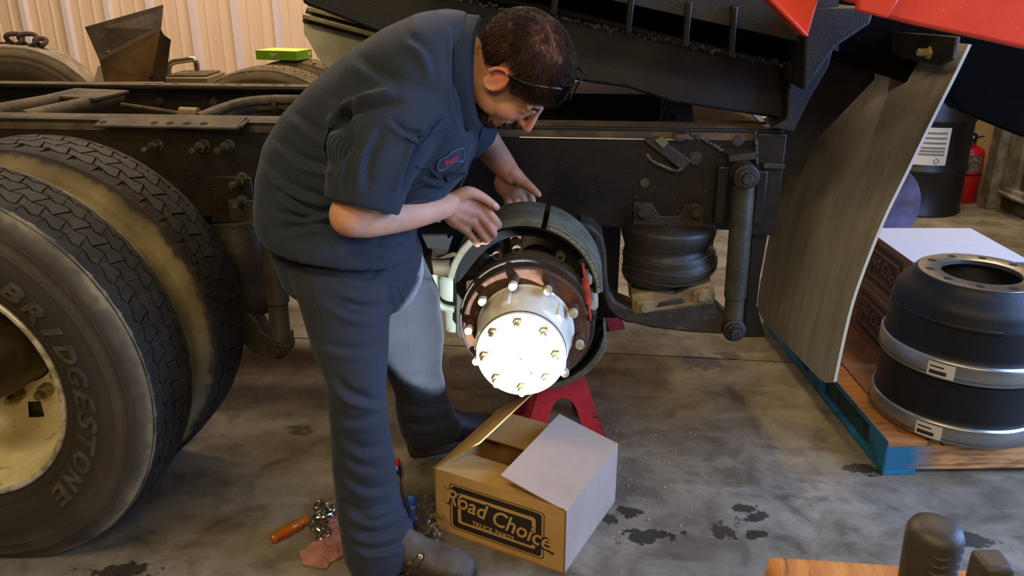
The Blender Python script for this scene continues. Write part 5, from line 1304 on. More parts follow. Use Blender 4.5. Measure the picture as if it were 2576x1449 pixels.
for k in range(45):  # eyebrow
    for sgn in (-1, 1):
        a = random.random(); p = hp(.094 - .016 * a, sgn * (.014 + .04 * a), .026 + random.uniform(-.003, .003)); loc, nrm, i_, d_ = bvh_b.find_nearest(p)
        g.tube([loc, loc + Fv * .003 + Sv * sgn * .005, loc + Fv * .002 + Sv * sgn * .011], [.0008, .0007, .0002], 4, cap=False)
lk = man_part(g, 'hair_locks', HAIR, hair, fix=False, ang=180); lk['kind'] = 'stuff'
def glass_film(name, tint, ior, gain=1.0):
    m = bpy.data.materials.new(name); m.use_nodes = True; nt = m.node_tree; nt.nodes.remove(nt.nodes['Principled BSDF']); N = nt.nodes.new
    g_ = N('ShaderNodeBsdfGlossy'); g_.inputs['Roughness'].default_value = .08; t_ = N('ShaderNodeBsdfTransparent'); t_.inputs[0].default_value = (*tint, 1); mx = N('ShaderNodeMixShader'); fr = N('ShaderNodeFresnel'); fr.inputs[0].default_value = ior
    nt.links.new(fr.outputs[0], mx.inputs[0]); nt.links.new(t_.outputs[0], mx.inputs[1]); nt.links.new(g_.outputs[0], mx.inputs[2]); nt.links.new(mx.outputs[0], nt.nodes['Material Output'].inputs[0]); return m
# ---- safety glasses pushed up on the forehead
GL = thing('safety_glasses', 'dark rimmed safety glasses pushed up on the forehead of the mechanic', 'glasses', HC)
BLK = mat('black plastic', (14, 13, 13), .3); LENS = glass_film('smoke lens', (.80, .77, .72), 1.45)
GL.location = HC
sub = lambda L_: [Vector(p) - HC for p in L_]
for sgn in (1, -1):
    arm = [hp(-.004, sgn * .095, .028), hp(.026, sgn * .101, .064), hp(.050, sgn * .092, .098), hp(.066, sgn * .068, .116)]
    MB().tube(sub(lerp_path(arm, 6)), .0026, 8).build('temple_arm', BLK, GL)
    g = MB(); rows = []
    for j in range(5):
        r_ = []
        for i in range(11):
            a = i / 10; s = sgn * (.006 + .062 * a); w_ = math.sin(PI * min(1, a * .9 + .08)) ** .5
            u = .120 - .044 * (j / 4) * w_; f = .071 - .012 * a * a + .032 * (j / 4) * w_
            r_.append(hp(f, s, u) - HC)
        rows.append(r_)
    vs_ = [p for r_ in rows for p in r_]; n0 = len(vs_); vs_ = vs_ + [p - Fv * .002 for p in vs_]
    fs = [(j * 11 + i, j * 11 + i + 1, (j + 1) * 11 + i + 1, (j + 1) * 11 + i) for j in range(4) for i in range(10)]; fs += [tuple(n0 + q for q in reversed(f)) for f in fs]
    g.add(vs_, fs).build('lens', LENS, GL, fix=False)
    MB().tube(rows[0], .0016, 8).build('brow_bar', BLK, GL)
# ------------------------------------------------------------------ cartons
CARD = mat('brown cardboard', (206, 164, 100), .75, 0, (192, 150, 90), 6, .35, .65, .06, 120, .25)
CARD_IN = mat('inner cardboard', (192, 150, 92), .8, 0, (176, 134, 80), 6, .35, .65, .06, 120, .2)
CARD_DAYLIT = mat('daylit cardboard', (186, 160, 138), .75, 0, (176, 150, 128), 6, .35, .65, .06, 120, .25)  # carton's right side: daylight painted in as a paler colour
INK = mat('dark print ink', (44, 34, 22), .7)
def rrect(x0, x1, y0, y1, r, n=5):
    out = []
    for cx, cy, a0 in ((x1 - r, y1 - r, 0), (x0 + r, y1 - r, 90), (x0 + r, y0 + r, 180), (x1 - r, y0 + r, 270)):
        for k in range(n + 1): a = rad(a0 + 90 * k / n); out.append((cx + r * math.cos(a), cy + r * math.sin(a)))
    return out
def logo(parent, fn, ink, paper):
    """printed panel: fn(x, y, lift) maps the unit panel (x -1..1, y -.5...5) on the carton face"""
    def poly(pts, m, lift, name):
        MB().add([fn(x, y, lift) for x, y in pts], [tuple(range(len(pts)))]).build(name, m, parent, smooth=False, fix=False)
    def band(o, i, m, lift, name):
        n = len(o); MB().add([fn(x, y, lift) for x, y in o + i], [(k, (k + 1) % n, n + (k + 1) % n, n + k) for k in range(n)]).build(name, m, parent, smooth=False, fix=False)
    band(rrect(-.80, .80, -.46, .47, .07), rrect(-.785, .785, -.445, .455, .06), ink, .0004, 'print_outline')
    poly(rrect(-.755, .755, -.42, .43, .06), ink, .0004, 'print_panel')
    band(rrect(-.66, .66, -.31, .32, .05), rrect(-.60, .60, -.26, .25, .03), paper, .0007, 'print_frame')
    poly([(-.78, -.10), (.90, -.17), (.92, .12), (-.70, .20)], ink, .0009, 'print_panel') if False else None
    for txt, sz, shr, bold, cx, cy, sx, m, lift in (('Road Choice', .40, .35, .026, .0, .0, 1.02, ink, .0010), ('Road Choice', .40, .35, .006, .0, .0, 1.02, paper, .0013), ('TRUCK PARTS', .125, 0, .004, -.05, -.21, 1.0, paper, .0013)):
        vs_, fs = text_geo(txt, sz, shr, bold); xs = [v.x for v in vs_]; w = max(xs) - min(xs); k = (1.78 if sz > .3 else .72) / w
        if txt[0] == 'R':
            vs2 = []
            for v in vs_: vs2.append(Vector((v.x * k, v.y * 1.0, 0)))
            vs_ = vs2
        else: vs_ = [Vector((v.x * k, v.y, 0)) for v in vs_]
        sl_ = .16 if txt[0] == 'R' else .05
        MB().add([fn(cx + v.x, cy + v.y * (1.0 if sl_ < .1 else 1.12) + (.05 if sl_ > .1 else -.02) - sl_ * (cx + v.x), lift) for v in vs_], fs).build('print_lettering', m, parent, smooth=False, fix=False)
    # swash under the last letters
    poly([(.52, -.21), (.97, -.28), (.95, -.245), (.56, -.175)], ink, .0008, 'print_swash')
    poly([(-.90, .36), (-.60, .30), (-.61, .255), (-.88, .31)], ink, .0008, 'print_swash'); poly([(-.885, .35), (-.62, .29), (-.625, .265), (-.875, .32)], paper, .0012, 'print_swash')

# the open carton in front
c0 = atz(1098, 1330); c1 = atz(1420, 1445); c2 = atz(1514, 1252)
ex = (c1 - c0).normalized(); bw_ = (c1 - c0).length; ey = Vector((-ex.y, ex.x, 0)); bd_ = (c2 - c1).length; bh = .192
yaw_b = math.atan2(ex.y, ex.x)
BX = thing('cardboard_box', 'open brown cardboard parts carton on the floor in front of the jack stand', 'box', c0, yaw_b)
t_ = .004
MB().box(0, bw_, 0, t_, 0, bh).build('front_wall', CARD, BX); MB().box(0, bw_, bd_ - t_, bd_, 0, bh).build('back_wall', CARD_IN, BX)
MB().box(0, t_, 0, bd_, 0, bh).build('left_wall', CARD, BX); MB().box(bw_ - t_, bw_, 0, bd_, 0, bh).build('right_wall', CARD_DAYLIT, BX); MB().box(0, bw_, 0, bd_, .001, t_).build('bottom', CARD_IN, BX)
fl = bw_ * .49
def flap(hx, ang, m, name, sgn):
    a = rad(ang); d = Vector((sgn * math.cos(a), 0, math.sin(a))); n = Vector((-d.z, 0, d.x)) * t_
    b = Vector((hx, 0, bh)); pts = [b, b + d * fl, b + d * fl + n, b + n]
    return MB().prism(pts, (0, bd_, 0)).build(name, m, BX)
flap(0.0, 40, CARD, 'left_flap', 1)
flap(bw_, 14, CARD_DAYLIT, 'right_flap', -1)
# inner end flaps, half folded in
a = rad(-12)
MB().prism([(0.004, 0, bh), (bw_ - .004, 0, bh), (bw_ - .03, bd_ * .42 * math.cos(a), bh + bd_ * .42 * math.sin(a)), (.03, bd_ * .42 * math.cos(a), bh + bd_ * .42 * math.sin(a))], (0, 0, .004)).build('front_flap', CARD, BX)
MB().prism([(0.004, bd_, bh), (bw_ - .004, bd_, bh), (bw_ - .03, bd_ - bd_ * .36, bh - .02), (.03, bd_ - bd_ * .36, bh - .02)], (0, 0, .004)).build('back_flap', CARD_IN, BX)
logo(BX, lambda x, y, l: (bw_ * .485 + x * bw_ * .455, -l, bh * .485 + y * bh * .80), INK, CARD)
vs_, fs = text_geo('TM', .011, 0, 0); MB().add([(v.x + bw_ * .90, -.0006, v.y + bh * .25) for v in vs_], fs).build('print_lettering', INK, BX, smooth=False, fix=False)

# ------------------------------------------------------------------ pallet with cartons and brake drums
pc = atz(2228, 1196); PX, PY = pc.x - .01, pc.y; PZ = .118
PAL = thing('pallet', 'wooden pallet with blue painted edges under the brake drums', 'pallet', (PX, PY, 0), rad(1.5))
PWOOD = mat('orange pallet wood', (184, 124, 66), .7, 0, (148, 94, 48), 5, .35, .65, .2, 60, .3, stretch=(1, 9, 9), col3=(88, 60, 36), scale3=7, lo3=.6, hi3=.7)
PBLUE = mat('blue pallet paint', (30, 120, 160), .6, 0, (22, 92, 124), 9, .4, .65, .2, 60, col3=(24, 60, 60), scale3=14, lo3=.6, hi3=.68)
def fade_mat():
    m = bpy.data.materials.new('blue end fading to wood'); m.use_nodes = True; nt = m.node_tree; b = nt.nodes['Principled BSDF']; N = nt.nodes.new; L = nt.links.new
    tc = N('ShaderNodeTexCoord'); sx = N('ShaderNodeSeparateXYZ'); L(tc.outputs['Object'], sx.inputs[0])
    nz = N('ShaderNodeTexNoise'); nz.inputs['Scale'].default_value = 30; nz.inputs['Detail'].default_value = 6; mp = N('ShaderNodeMapping'); mp.inputs['Scale'].default_value = (.3, 1, 2.5); L(tc.outputs['Object'], mp.inputs[0]); L(mp.outputs[0], nz.inputs['Vector'])
    ad = N('ShaderNodeMath'); ad.operation = 'MULTIPLY_ADD'; L(nz.outputs['Fac'], ad.inputs[0]); ad.inputs[1].default_value = .14; L(sx.outputs['X'], ad.inputs[2])
    mr = N('ShaderNodeMapRange'); mr.inputs['From Min'].default_value = .14; mr.inputs['From Max'].default_value = .24; L(ad.outputs[0], mr.inputs['Value'])
    w = N('ShaderNodeMix'); w.data_type = 'RGBA'; m2 = N('ShaderNodeMapRange'); m2.inputs['From Min'].default_value = .42; m2.inputs['From Max'].default_value = .62; L(nz.outputs['Fac'], m2.inputs['Value']); L(m2.outputs['Result'], w.inputs['Factor'])
    w.inputs['A'].default_value = lin((206, 150, 88)); w.inputs['B'].default_value = lin((140, 92, 50))
    x = N('ShaderNodeMix'); x.data_type = 'RGBA'; L(mr.outputs['Result'], x.inputs['Factor']); x.inputs['A'].default_value = lin((32, 104, 132)); L(w.outputs['Result'], x.inputs['B'])
    L(x.outputs['Result'], b.inputs['Base Color']); b.inputs['Roughness'].default_value = .7
    return m
PFADE = fade_mat()
for yy in (0, .56, 1.12):
    MB().box(0, 1.15, yy, yy + .04, .018, .100).build('stringer', PFADE, PAL, bevel=.003)
for k in range(7):
    x = k * .17
    MB().box(x, x + .12, 0, 1.16, .100, PZ).build('deck_board', PWOOD, PAL, bevel=.002)
MB().box(-.004, .0, 0, 1.16, .012, PZ).build('side_paint', PBLUE, PAL) if False else None
for x in (0, .5, 1.05): MB().box(x, x + .1, 0, 1.16, .001, .018).build('bottom_board', PBLUE if x == 0 else PWOOD, PAL, bevel=.002)
MB().box(.016, .036, .04, 1.12, .018, .100).build('edge_board', mat('dark teal board', (30, 70, 70), .7, 0, (20, 44, 42), 9, .4, .62, .2, 60), PAL, bevel=.002)
MB().box(-.0012, .0, .0, 1.16, .1005, PZ - .0005).build('edge_paint', PBLUE, PAL); MB().box(-.002, .0, .0, .12, .018, .100).build('edge_paint', PBLUE, PAL); MB().box(-.001, .02, .50, .62, .018, .100).build('spacer_block', PBLUE, PAL)
tag(MB().box(PX + .055, PX + 1.15, PY + .05, PY + 1.14, PZ + .0025, PZ + .0055).build('cardboard_sheet', mat('stained card sheet', (130, 82, 48), .75, 0, (96, 58, 36), 4, .4, .65, .1, 60)), 'stained brown cardboard sheet lying on the pallet', 'cardboard')
ZP = PZ + .006
# two stacked cartons
bxw, bxd, bxh = .40, .39, .196
q = at(2250, 640, 2.60)
for k, lab in enumerate(('lower of the two stacked cartons behind the brake drums', 'upper white topped carton of the stack behind the brake drums')):
    b = thing('parts_carton', lab, 'box', (1.335 + .012 * k, 2.60 - .01 * k, ZP + .001 + k * (bxh + .0015)), rad(-2 + 2 * k))
    MB().box(0, bxw, 0, bxd, 0, bxh).build('carton_body', mat('side carton', (120, 88, 70), .75, 0, (106, 76, 60), 5), b, bevel=.003)
    if k: MB().box(0, bxw, 0, bxd * .44, bxh, bxh + .002).build('carton_flap', mat('white carton top', (184, 185, 192), .6), b); MB().box(0, bxw, bxd * .445, bxd, bxh, bxh + .002).build('carton_flap', mat('white carton top', (184, 185, 192), .6), b)
    logo(b, lambda x, y, l: (-l, bxd * .5 - x * bxd * .46, bxh * .5 + y * bxh * .86), mat('ink on dark carton', (38, 26, 22), .7), mat('side carton print', (112, 80, 62), .75))
# brake drums, nested
DBODY = mat('black drum casting', (14, 14, 14), .5, 0, (19, 18, 17), 30, .4, .6, .2, 260, .35, bdist=.003)
DMACH = mat('machined steel', (176, 172, 164), .3, .9, (150, 146, 140), 60, .4, .6, .0, 60, .5, stretch=(1, 1, 40))
def drum(label, z, low):
    t = thing('brake_drum', label, 'brake drum', (1.405, 2.295, z))
    DB_ = [(.2385, .062), (.2345, .068), (.2335, .080), (.2330, .160)]
    if low: DB_ += [(.2330, .192), (.205, .196), (.200, .21), (.17, .22)]
    else: DB_ += [(.2325, .168), (.2290, .176), (.2270, .196), (.2200, .214), (.2060, .229), (.1900, .242), (.1810, .255), (.1775, .2655), (.1725, .2675)]
    MB().lathe(DB_, axis='z', n=96).build('drum_body', DBODY, t, ang=60)
    MB().lathe([(.208, .002), (.243, .002), (.245, .006), (.245, .055), (.243, .058), (.2385, .062)], axis='z', n=96).build('rim_band', DMACH, t, ang=40)
    MB().lathe([(.2453, .012), (.2462, .0135), (.2453, .015)], axis='z', n=96).build('band_line', STEEL_DARK, t)
    if not low:
        MB().lathe([(.1725, .2675), (.1715, .2685), (.113, .2685), (.110, .2665), (.110, .254)], axis='z', n=96).build('flange_face', DMACH, t, ang=40)
        MB().lathe([(.110, .254), (.15, .252), (.200, .225), (.208, .21), (.208, .002)], axis='z', n=96).build('inner_bore', DMACH, t, ang=40)
        for k in range(10):
            a = -.196 + k * PI / 5
            MB().lathe([(.001, .2688), (.0105, .2688), (.0120, .2690), (.0130, .2686)], (.1429 * math.cos(a), .1429 * math.sin(a), 0), 'z', 18).build('bolt_hole', HOLE, t)
        MB().lathe([(.2330, .172), (.2365, .168), (.2365, .162), (.2330, .158)], axis='z', n=40, a0=rad(190), a1=rad(275)).build('casting_ridge', DBODY, t)
    # barcode label on the band
    a0 = rad(-141); g = MB(); n = 8; wv = .30
    for nm, s0, s1, z0, z1, m, lf in (('label', 0, 1, .004, .047, mat('drum label', (206, 200, 184), .55), .0006), ('barcode', .08, .72, .010, .022, mat('barcode ink', (40, 38, 36), .6), .001), ('label_line', .08, .6, .031, .036, mat('barcode ink', (0, 0, 0)), .001)):
        vs_ = []; 
        for i in range(n + 1):
            a = a0 + wv * (s0 + (s1 - s0) * i / n); r = .2455 + lf
            vs_ += [(r * math.cos(a), r * math.sin(a), .004 + z0), (r * math.cos(a), r * math.sin(a), .004 + z1)]
        MB().add(vs_, [(2 * i, 2 * i + 2, 2 * i + 3, 2 * i + 1) for i in range(n)]).build(nm, m, t, fix=False)
    return t
drum('lower black brake drum on the pallet, nested under another drum', ZP + .001, True)
drum('upper black brake drum with bare machined top flange', .592 - .2685, False)

# ------------------------------------------------------------------ oil drum, extinguisher, lid
od = atz(2288, 517); 
OD = thing('oil_drum', 'black steel oil drum with white label near the cream wall', 'drum', (od.x, od.y, 0), 0)
DRM = mat('black drum paint', (24, 22, 19), .4, 0, (32, 29, 25), 6, .4, .6, .08, 30, .5)
MB().lathe([(.001, .01), (.29, .01), (.295, 0), (.298, .008), (.288, .02), (.286, .26), (.294, .275), (.297, .285), (.294, .295), (.286, .31), (.286, .57), (.294, .585), (.297, .595), (.294, .605), (.286, .62), (.286, .87), (.296, .878), (.294, .89), (.286, .885), (.28, .87), (.001, .87)], axis='z', n=72).build('drum_shell', DRM, OD, ang=40)
def drum_label(a0, a1, z0, z1, m, lf, name, par):
    vs_ = []; n = 10
    for i in range(n + 1):
        a = rad(a0 + (a1 - a0) * i / n); r = .2866 + lf; vs_ += [(r * math.cos(a), r * math.sin(a), z0), (r * math.cos(a), r * math.sin(a), z1)]
    return MB().add(vs_, [(2 * i, 2 * i + 2, 2 * i + 3, 2 * i + 1) for i in range(n)]).build(name, m, par, fix=False)
lb = drum_label(-150, -84, .33, .56, mat('white label', (222, 216, 206), .6), .0008, 'label', OD)
for z in (.52, .49, .46, .43, .41, .39): drum_label(-128, -88, z, z + .012, mat('grey text rows', (128, 124, 120), .7), .0016, 'label_text', lb)
a = rad(-96); c = Vector((.2885 * math.cos(a), .2885 * math.sin(a), .355)); tx = Vector((-math.sin(a), math.cos(a), 0)); up_ = Vector((0, 0, 1))
MB().tube([c + up_ * .018, c + tx * .018, c - up_ * .018, c - tx * .018], .0018, 5, closed=True).build('hazard_diamond', HOLE, lb)
fe = atz(2408, 506)
FE = thing('fire_extinguisher', 'red fire extinguisher standing against the wall corner', 'fire extinguisher', (fe.x + .03, fe.y + .02, 0), 0)
FE.scale = (1, 1, .73)
EXR = mat('extinguisher red', (190, 22, 24), .35, 0, (170, 16, 20), 5, .4, .6, 0, 50, .5)
MB().lathe([(.001, .006), (.075, .006), (.085, 0), (.09, .012), (.09, .44), (.085, .475), (.065, .50), (.035, .515), (.028, .53), (.001, .53)], axis='z', n=48).build('cylinder', EXR, FE, ang=40)
MB().lathe([(.0905, .255), (.0925, .257), (.0925, .268), (.0905, .27)], axis='z', n=48, closed=True).build('strap', HOLE, FE)
MB().lathe([(.0905, .29), (.0908, .30), (.0908, .43), (.0905, .44)], axis='z', n=24, a0=rad(150), a1=rad(260)).build('label', mat('extinguisher label', (88, 70, 56), .6, 0, (150, 130, 104), 60, .5, .6), FE)
MB().lathe([(.028, .52), (.03, .56), (.02, .575), (.001, .58)], axis='z', n=20).build('valve', ZINC, FE)
MB().prism([(-.02, -.012, .575), (.07, -.012, .60), (.075, -.012, .59), (-.01, -.012, .56)], (0, .024, 0)).build('lever', STEEL_DARK, FE, bevel=.003)
MB().tube(lerp_path([(-.02, -.02, .56), (-.07, -.04, .54), (-.095, -.05, .46), (-.098, -.03, .30)], 6), .011, 10).build('hose', HOLE, FE)
MB().lathe([(.001, -.02), (.04, -.02), (.045, -.012), (.045, .012), (.04, .02), (.001, .02)], (-.045, -.05, .60), 'y', 24).build('inspection_disc', HOLE, FE); MB().box(-.055, -.03, -.072, -.0705, .59, .615).build('inspection_tag', mat('tag white', (206, 204, 216), .5), FE)
# purple grey lid leaning behind the cartons
lp = atz(2205, 640)
LD = thing('round_lid', 'grey violet round drum lid standing on edge behind the cartons', 'lid', (at(2205, 560, 4.3).x, 4.3, 0), rad(8))
MB().lathe([(.001, .0), (.20, .0), (.225, -.012), (.235, -.012), (.238, .0), (.235, .012), (.001, .012)], (0, 0, .238), 'y', 64).build('lid_disc', mat('violet grey lid', (128, 122, 150), .45, .3, (92, 84, 108), 5, .4, .62), LD, ang=40)
# small red reflector light on the door
d0 = ray(2573, 572); tt = (XR - .012) / d0.x; q = Vector((0, 0, CAMH)) + d0 * tt
MB().ball((q.x - XR, q.y - 4.0, q.z), .012).build('red_lens', mat('red lens', (230, 40, 36), .3), dr)

# ------------------------------------------------------------------ jack stands
JRED = mat('jack stand red', (190, 30, 36), .4, 0, (150, 20, 28), 7, .4, .62, .12, 60, .5, col3=(52, 30, 28), scale3=16, lo3=.63, hi3=.69)
def jack(label, x, y, rz):
    t = thing('jack_stand', label, 'jack stand', (x, y, 0), rz, 'red jack stands under the axle'); hb, ht, H_ = .155, .048, .315
    th = .006
    for k in range(4):
        a = k * PI / 2; m_ = Matrix.Rotation(a, 3, 'Z')
        # each side plate: a trapezoid with an arched cut-out between its two feet
        ol = [(-hb, 0), (-ht, H_), (ht, H_), (hb, 0), (hb * .52, 0)]
        arch = [(.070, .04), (.058, .09), (.046, .135), (.038, .160), (.026, .178), (.013, .187), (0, .190)]
        ol = ol + arch + [(-x_, z_) for x_, z_ in reversed(arch[:-1])] + [(-hb * .52, 0)]
        pts = []
        for x_, z_ in ol: pts.append(m_ @ Vector((x_, -(hb + (ht - hb) * z_ / H_), z_)))
        nrm = m_ @ Vector((0, th, 0)); MB().prism(pts, nrm).build('side_plate', JRED, t, bevel=.002)
    MB().box(-ht, ht, -ht, ht, H_ - .004, H_ + .012).build('top_collar', JRED, t, bevel=.006, seg=3)
    MB().box(-.024, .024, -.018, .018, H_ + .012, H_ + .145).build('ratchet_column', STEEL_DARK, t, bevel=.004)
    MB().prism([(-.06, -.025, H_ + .145), (.06, -.025, H_ + .145), (.065, -.025, H_ + .18), (.03, -.025, H_ + .160), (-.03, -.025, H_ + .160), (-.065, -.025, H_ + .18)], (0, .05, 0)).build('saddle', JRED, t, bevel=.004)
    MB().cyl((.035, -.062, H_ + .028), (.035, -.03, H_ + .028), .03, n=24).build('pivot_boss', JRED, t, bevel=.005, seg=3); MB().cyl((.035, -.072, H_ + .028), (.035, -.06, H_ + .028), .014, n=6).build('pivot_bolt', STEEL_DARK, t, bevel=.002)
    return t
jack('red steel jack stand holding up the axle beneath the hub', .150, 2.335, rad(6))
p = atz(1500, 860); jack('second red jack stand, half hidden further under the axle', p.x - .06, 3.30, rad(20))

# ------------------------------------------------------------------ small things on the floor
def stick(name, label, p0, p1, parts_fn, cat):
    d = p1 - p0; t = thing(name, label, cat, p0, math.atan2(d.y, d.x)); parts_fn(t, d.length); return t
AMBER = mat('amber plastic', (206, 120, 24), .15, 0, trans=.45, spec=.5); RPL = mat('red plastic', (220, 30, 32), .3); SHAFT = mat('screwdriver steel', (190, 186, 176), .25, .9)
def amber(t, L_):
    h = .016
    MB().lathe([(.001, 0), (.010, .001), (.0145, .007), (.0145, .013), (.0115, .017), (.0125, .022), (.0158, .035), (.0158, .07), (.0135, .088), (.0105, .098), (.0135, .106), (.0135, .112), (.001, .114)], (0, 0, h), 'x', 24).build('handle', AMBER, t, ang=40)
    MB().prism([(.024, -.0150, h - .003), (.085, -.0135, h - .003), (.09, -.0130, h), (.085, -.0135, h + .004), (.024, -.0150, h + .004)], (0, -.0015, 0)).build('grip_panel', RPL, t); MB().cyl((.1135, 0, h), (.1155, 0, h), .0118, n=20).build('collar', RPL, t)
    MB().cyl((.114, 0, h), (.114 + .15, 0, .036), .004, n=10).build('shaft', SHAFT, t)
stick('screwdriver', 'amber and red handled screwdriver lying left of the chain', atz(682, 1369), atz(862, 1270), amber, 'screwdriver')
def redsd(t, L_):
    h = .014
    MB().lathe([(.001, 0), (.008, .001), (.011, .006), (.0135, .012), (.0145, .03), (.0135, .055), (.001, .056)], (0, 0, h), 'x', 20).build('handle', mat('red clear plastic', (186, 26, 34), .2, 0, trans=.3), t, ang=40)
    MB().lathe([(.001, .055), (.0138, .055), (.0125, .066), (.0095, .072), (.0115, .082), (.001, .083)], (0, 0, h), 'x', 20).build('handle_nose', mat('blue plastic nose', (24, 40, 96), .25), t, ang=40)
    MB().cyl((.08, 0, h), (.08 + .12, 0, .006), .0038, n=10).build('shaft', SHAFT, t)
stick('screwdriver', 'red and blue handled screwdriver lying behind the near trouser leg', atz(996, 1166), atz(1013, 1275), redsd, 'screwdriver')
# chain of steel links
random.seed(11); CHN = thing('steel_chain', 'short heap of shiny steel chain beside the pink rag', 'chain', atz(800, 1320))
CS = mat('chain steel', (180, 172, 150), .22, .95); base = Vector(CHN.location)
path = [(852, 1290), (838, 1296), (826, 1284), (812, 1280), (800, 1286), (806, 1298), (820, 1304), (832, 1312), (820, 1318), (806, 1312), (794, 1318), (788, 1330), (800, 1336), (812, 1342), (822, 1352), (810, 1360), (796, 1352), (786, 1358), (776, 1364), (766, 1360)]
pw = lerp_path([atz(a, b) for a, b in path], 4); lens = [0]
for a, b in zip(pw, pw[1:]): lens.append(lens[-1] + (b - a).length)
s = 0.0; k = 0
while s < lens[-1] - .02:
    i = max(j for j in range(len(lens)) if lens[j] <= s); i = min(i, len(pw) - 2); c = pw[i].lerp(pw[i + 1], (s - lens[i]) / max(1e-6, lens[i + 1] - lens[i])); d = (pw[i + 1] - pw[i]).normalized()
    sd = Vector((-d.y, d.x, 0)); up_ = Vector((0, 0, 1)); tilt = rad(18 if k % 2 else 72); lat = sd * math.cos(tilt) + up_ * math.sin(tilt); rise = .011 + .012 * abs(math.sin(k * 1.7))
    pts = []
    for q_ in range(18):
        a = 2 * PI * q_ / 18; C_, S_ = math.cos(a), math.sin(a); pts.append(c - base + up_ * rise + d * (.013 * C_ + math.copysign(.007, C_)) + lat * .0115 * S_)
    MB().tube(pts, .0040, 6, closed=True).build('chain_link', CS, CHN); s += .027; k += 1
# pink shop rag: heightfield inside an outline
ol = [(752, 1388), (772, 1378), (800, 1362), (815, 1348), (826, 1320), (838, 1300), (856, 1298), (866, 1318), (860, 1345), (866, 1372), (868, 1398), (845, 1412), (832, 1418), (820, 1434), (790, 1428), (764, 1424), (756, 1408)]
olw = lerp_path([atz(a, b) for a, b in ol + ol[:1]], 3)[:-1]; c = sum(olw, Vector()) / len(olw)
RG = MB(); nr = 18; n = len(olw); vs_ = [Vector((0, 0, .03))]
for r in range(1, nr + 1):
    for p in olw:
        q = (p - c) * (r / nr); hgt = .004 + .010 * (1 - (r / nr) ** 2) + .020 * noise.noise(Vector((q.x * 34, q.y * 34, 1))) * (1.3 - r / nr) + .012 * abs(noise.noise(Vector((q.x * 55, q.y * 55, 3))))
        vs_.append(Vector((q.x, q.y, max(hgt, .003))))
for p in olw: q = (p - c) * .99; vs_.append(Vector((q.x, q.y, .001)))
fs = [(0, 1 + i, 1 + (i + 1) % n) for i in range(n)]
for r in range(nr): o_ = 1 + r * n; fs += [(o_ + i, o_ + n + i, o_ + n + (i + 1) % n, o_ + (i + 1) % n) for i in range(n)]
rg_ = RG.add(vs_, fs).build('shop_rag', mat('pink rag', (176, 122, 108), .95, 0, (146, 96, 84), 22, .4, .62, .35, 160, .15), ang=80); rg_.location = c
tag(rg_, 'crumpled pink shop rag on the floor by the near boot', 'rag')
# clear plastic bag with springs and pins
pb_ = atz(1074, 1340); BG = thing('plastic_bag', 'clear plastic bag of brake hardware lying against the carton', 'plastic bag', (pb_.x, pb_.y, 0))
def film_mat():
    m = bpy.data.materials.new('clear film'); m.use_nodes = True; nt = m.node_tree; nt.nodes.remove(nt.nodes['Principled BSDF']); N = nt.nodes.new
    g_ = N('ShaderNodeBsdfGlossy'); g_.inputs['Roughness'].default_value = .2; tr_ = N('ShaderNodeBsdfTransparent'); tr_.inputs[0].default_value = (.93, .95, .98, 1); mx = N('ShaderNodeMixShader'); fr = N('ShaderNodeFresnel'); fr.inputs[0].default_value = 1.3
    hf = N('ShaderNodeMath'); hf.operation = 'MULTIPLY'; hf.inputs[1].default_value = .35; nt.links.new(fr.outputs[0], hf.inputs[0]); nt.links.new(hf.outputs[0], mx.inputs[0]); nt.links.new(tr_.outputs[0], mx.inputs[1]); nt.links.new(g_.outputs[0], mx.inputs[2]); nt.links.new(mx.outputs[0], nt.nodes['Material Output'].inputs[0]); return m
FILM = film_mat(); g = MB(); n_, m_ = 40, 22; vs_ = []
for j in range(m_ + 1):
    ph = PI * j / m_
    for i in range(n_):
        t = 2 * PI * i / n_; v = Vector((math.sin(ph) * math.cos(t), math.sin(ph) * math.sin(t), math.cos(ph))); w_ = 1 + .30 * noise.noise(v * 2.6) + .16 * noise.noise(v * 7)
        z = .045 + v.z * .045 * w_; vs_.append((v.x * .055 * w_, v.y * .085 * w_ , max(z, .002)))
fs = [(j * n_ + i, j * n_ + (i + 1) % n_, (j + 1) * n_ + (i + 1) % n_, (j + 1) * n_ + i) for j in range(m_) for i in range(n_)]
g.add(vs_, fs).build('film', FILM, BG, ang=25, fix=False)
# twisted blue neck
MB().tube([(-.05, -.045, .02), (-.045, -.02, .045), (-.04, 0, .05), (-.042, .025, .055), (-.05, .05, .07)], [.020, .012, .007, .013, .024], 12).build('blue_tie', mat('blue film', (70, 120, 190), .25, 0, trans=.5), BG)
BRS = mat('brass hardware', (190, 160, 80), .3, .9); CHR = mat('zinc hardware', (206, 206, 196), .25, .9); random.seed(4)
for k in range(9):
    x, y, z = random.uniform(-.03, .04), random.uniform(-.05, .06), random.uniform(.012, .05); a = random.uniform(0, PI); d = Vector((math.cos(a), math.sin(a), random.uniform(-.3, .3))) * random.uniform(.018, .03)
    c = Vector((x, y, z))
    if k % 3 == 0:
        pts = [c + d * (i / 48 * 2 - 1) + Vector((-d.y, d.x, 0)).normalized() * .008 * math.cos(i / 48 * 12 * PI) + Vector((0, 0, 1)) * .008 * math.sin(i / 48 * 12 * PI) for i in range(49)]; MB().tube(pts, .0014, 5).build('bagged_spring', BRS, BG)
    elif k % 3 == 1: MB().cyl(c - d, c + d, .006, n=12).build('bagged_pin', CHR, BG, bevel=.001)
    else: MB().lathe([(.006, -.003), (.012, -.003), (.012, .003), (.006, .003)], c, 'z', 16, closed=True).build('bagged_washer', BRS if k % 2 else CHR, BG)
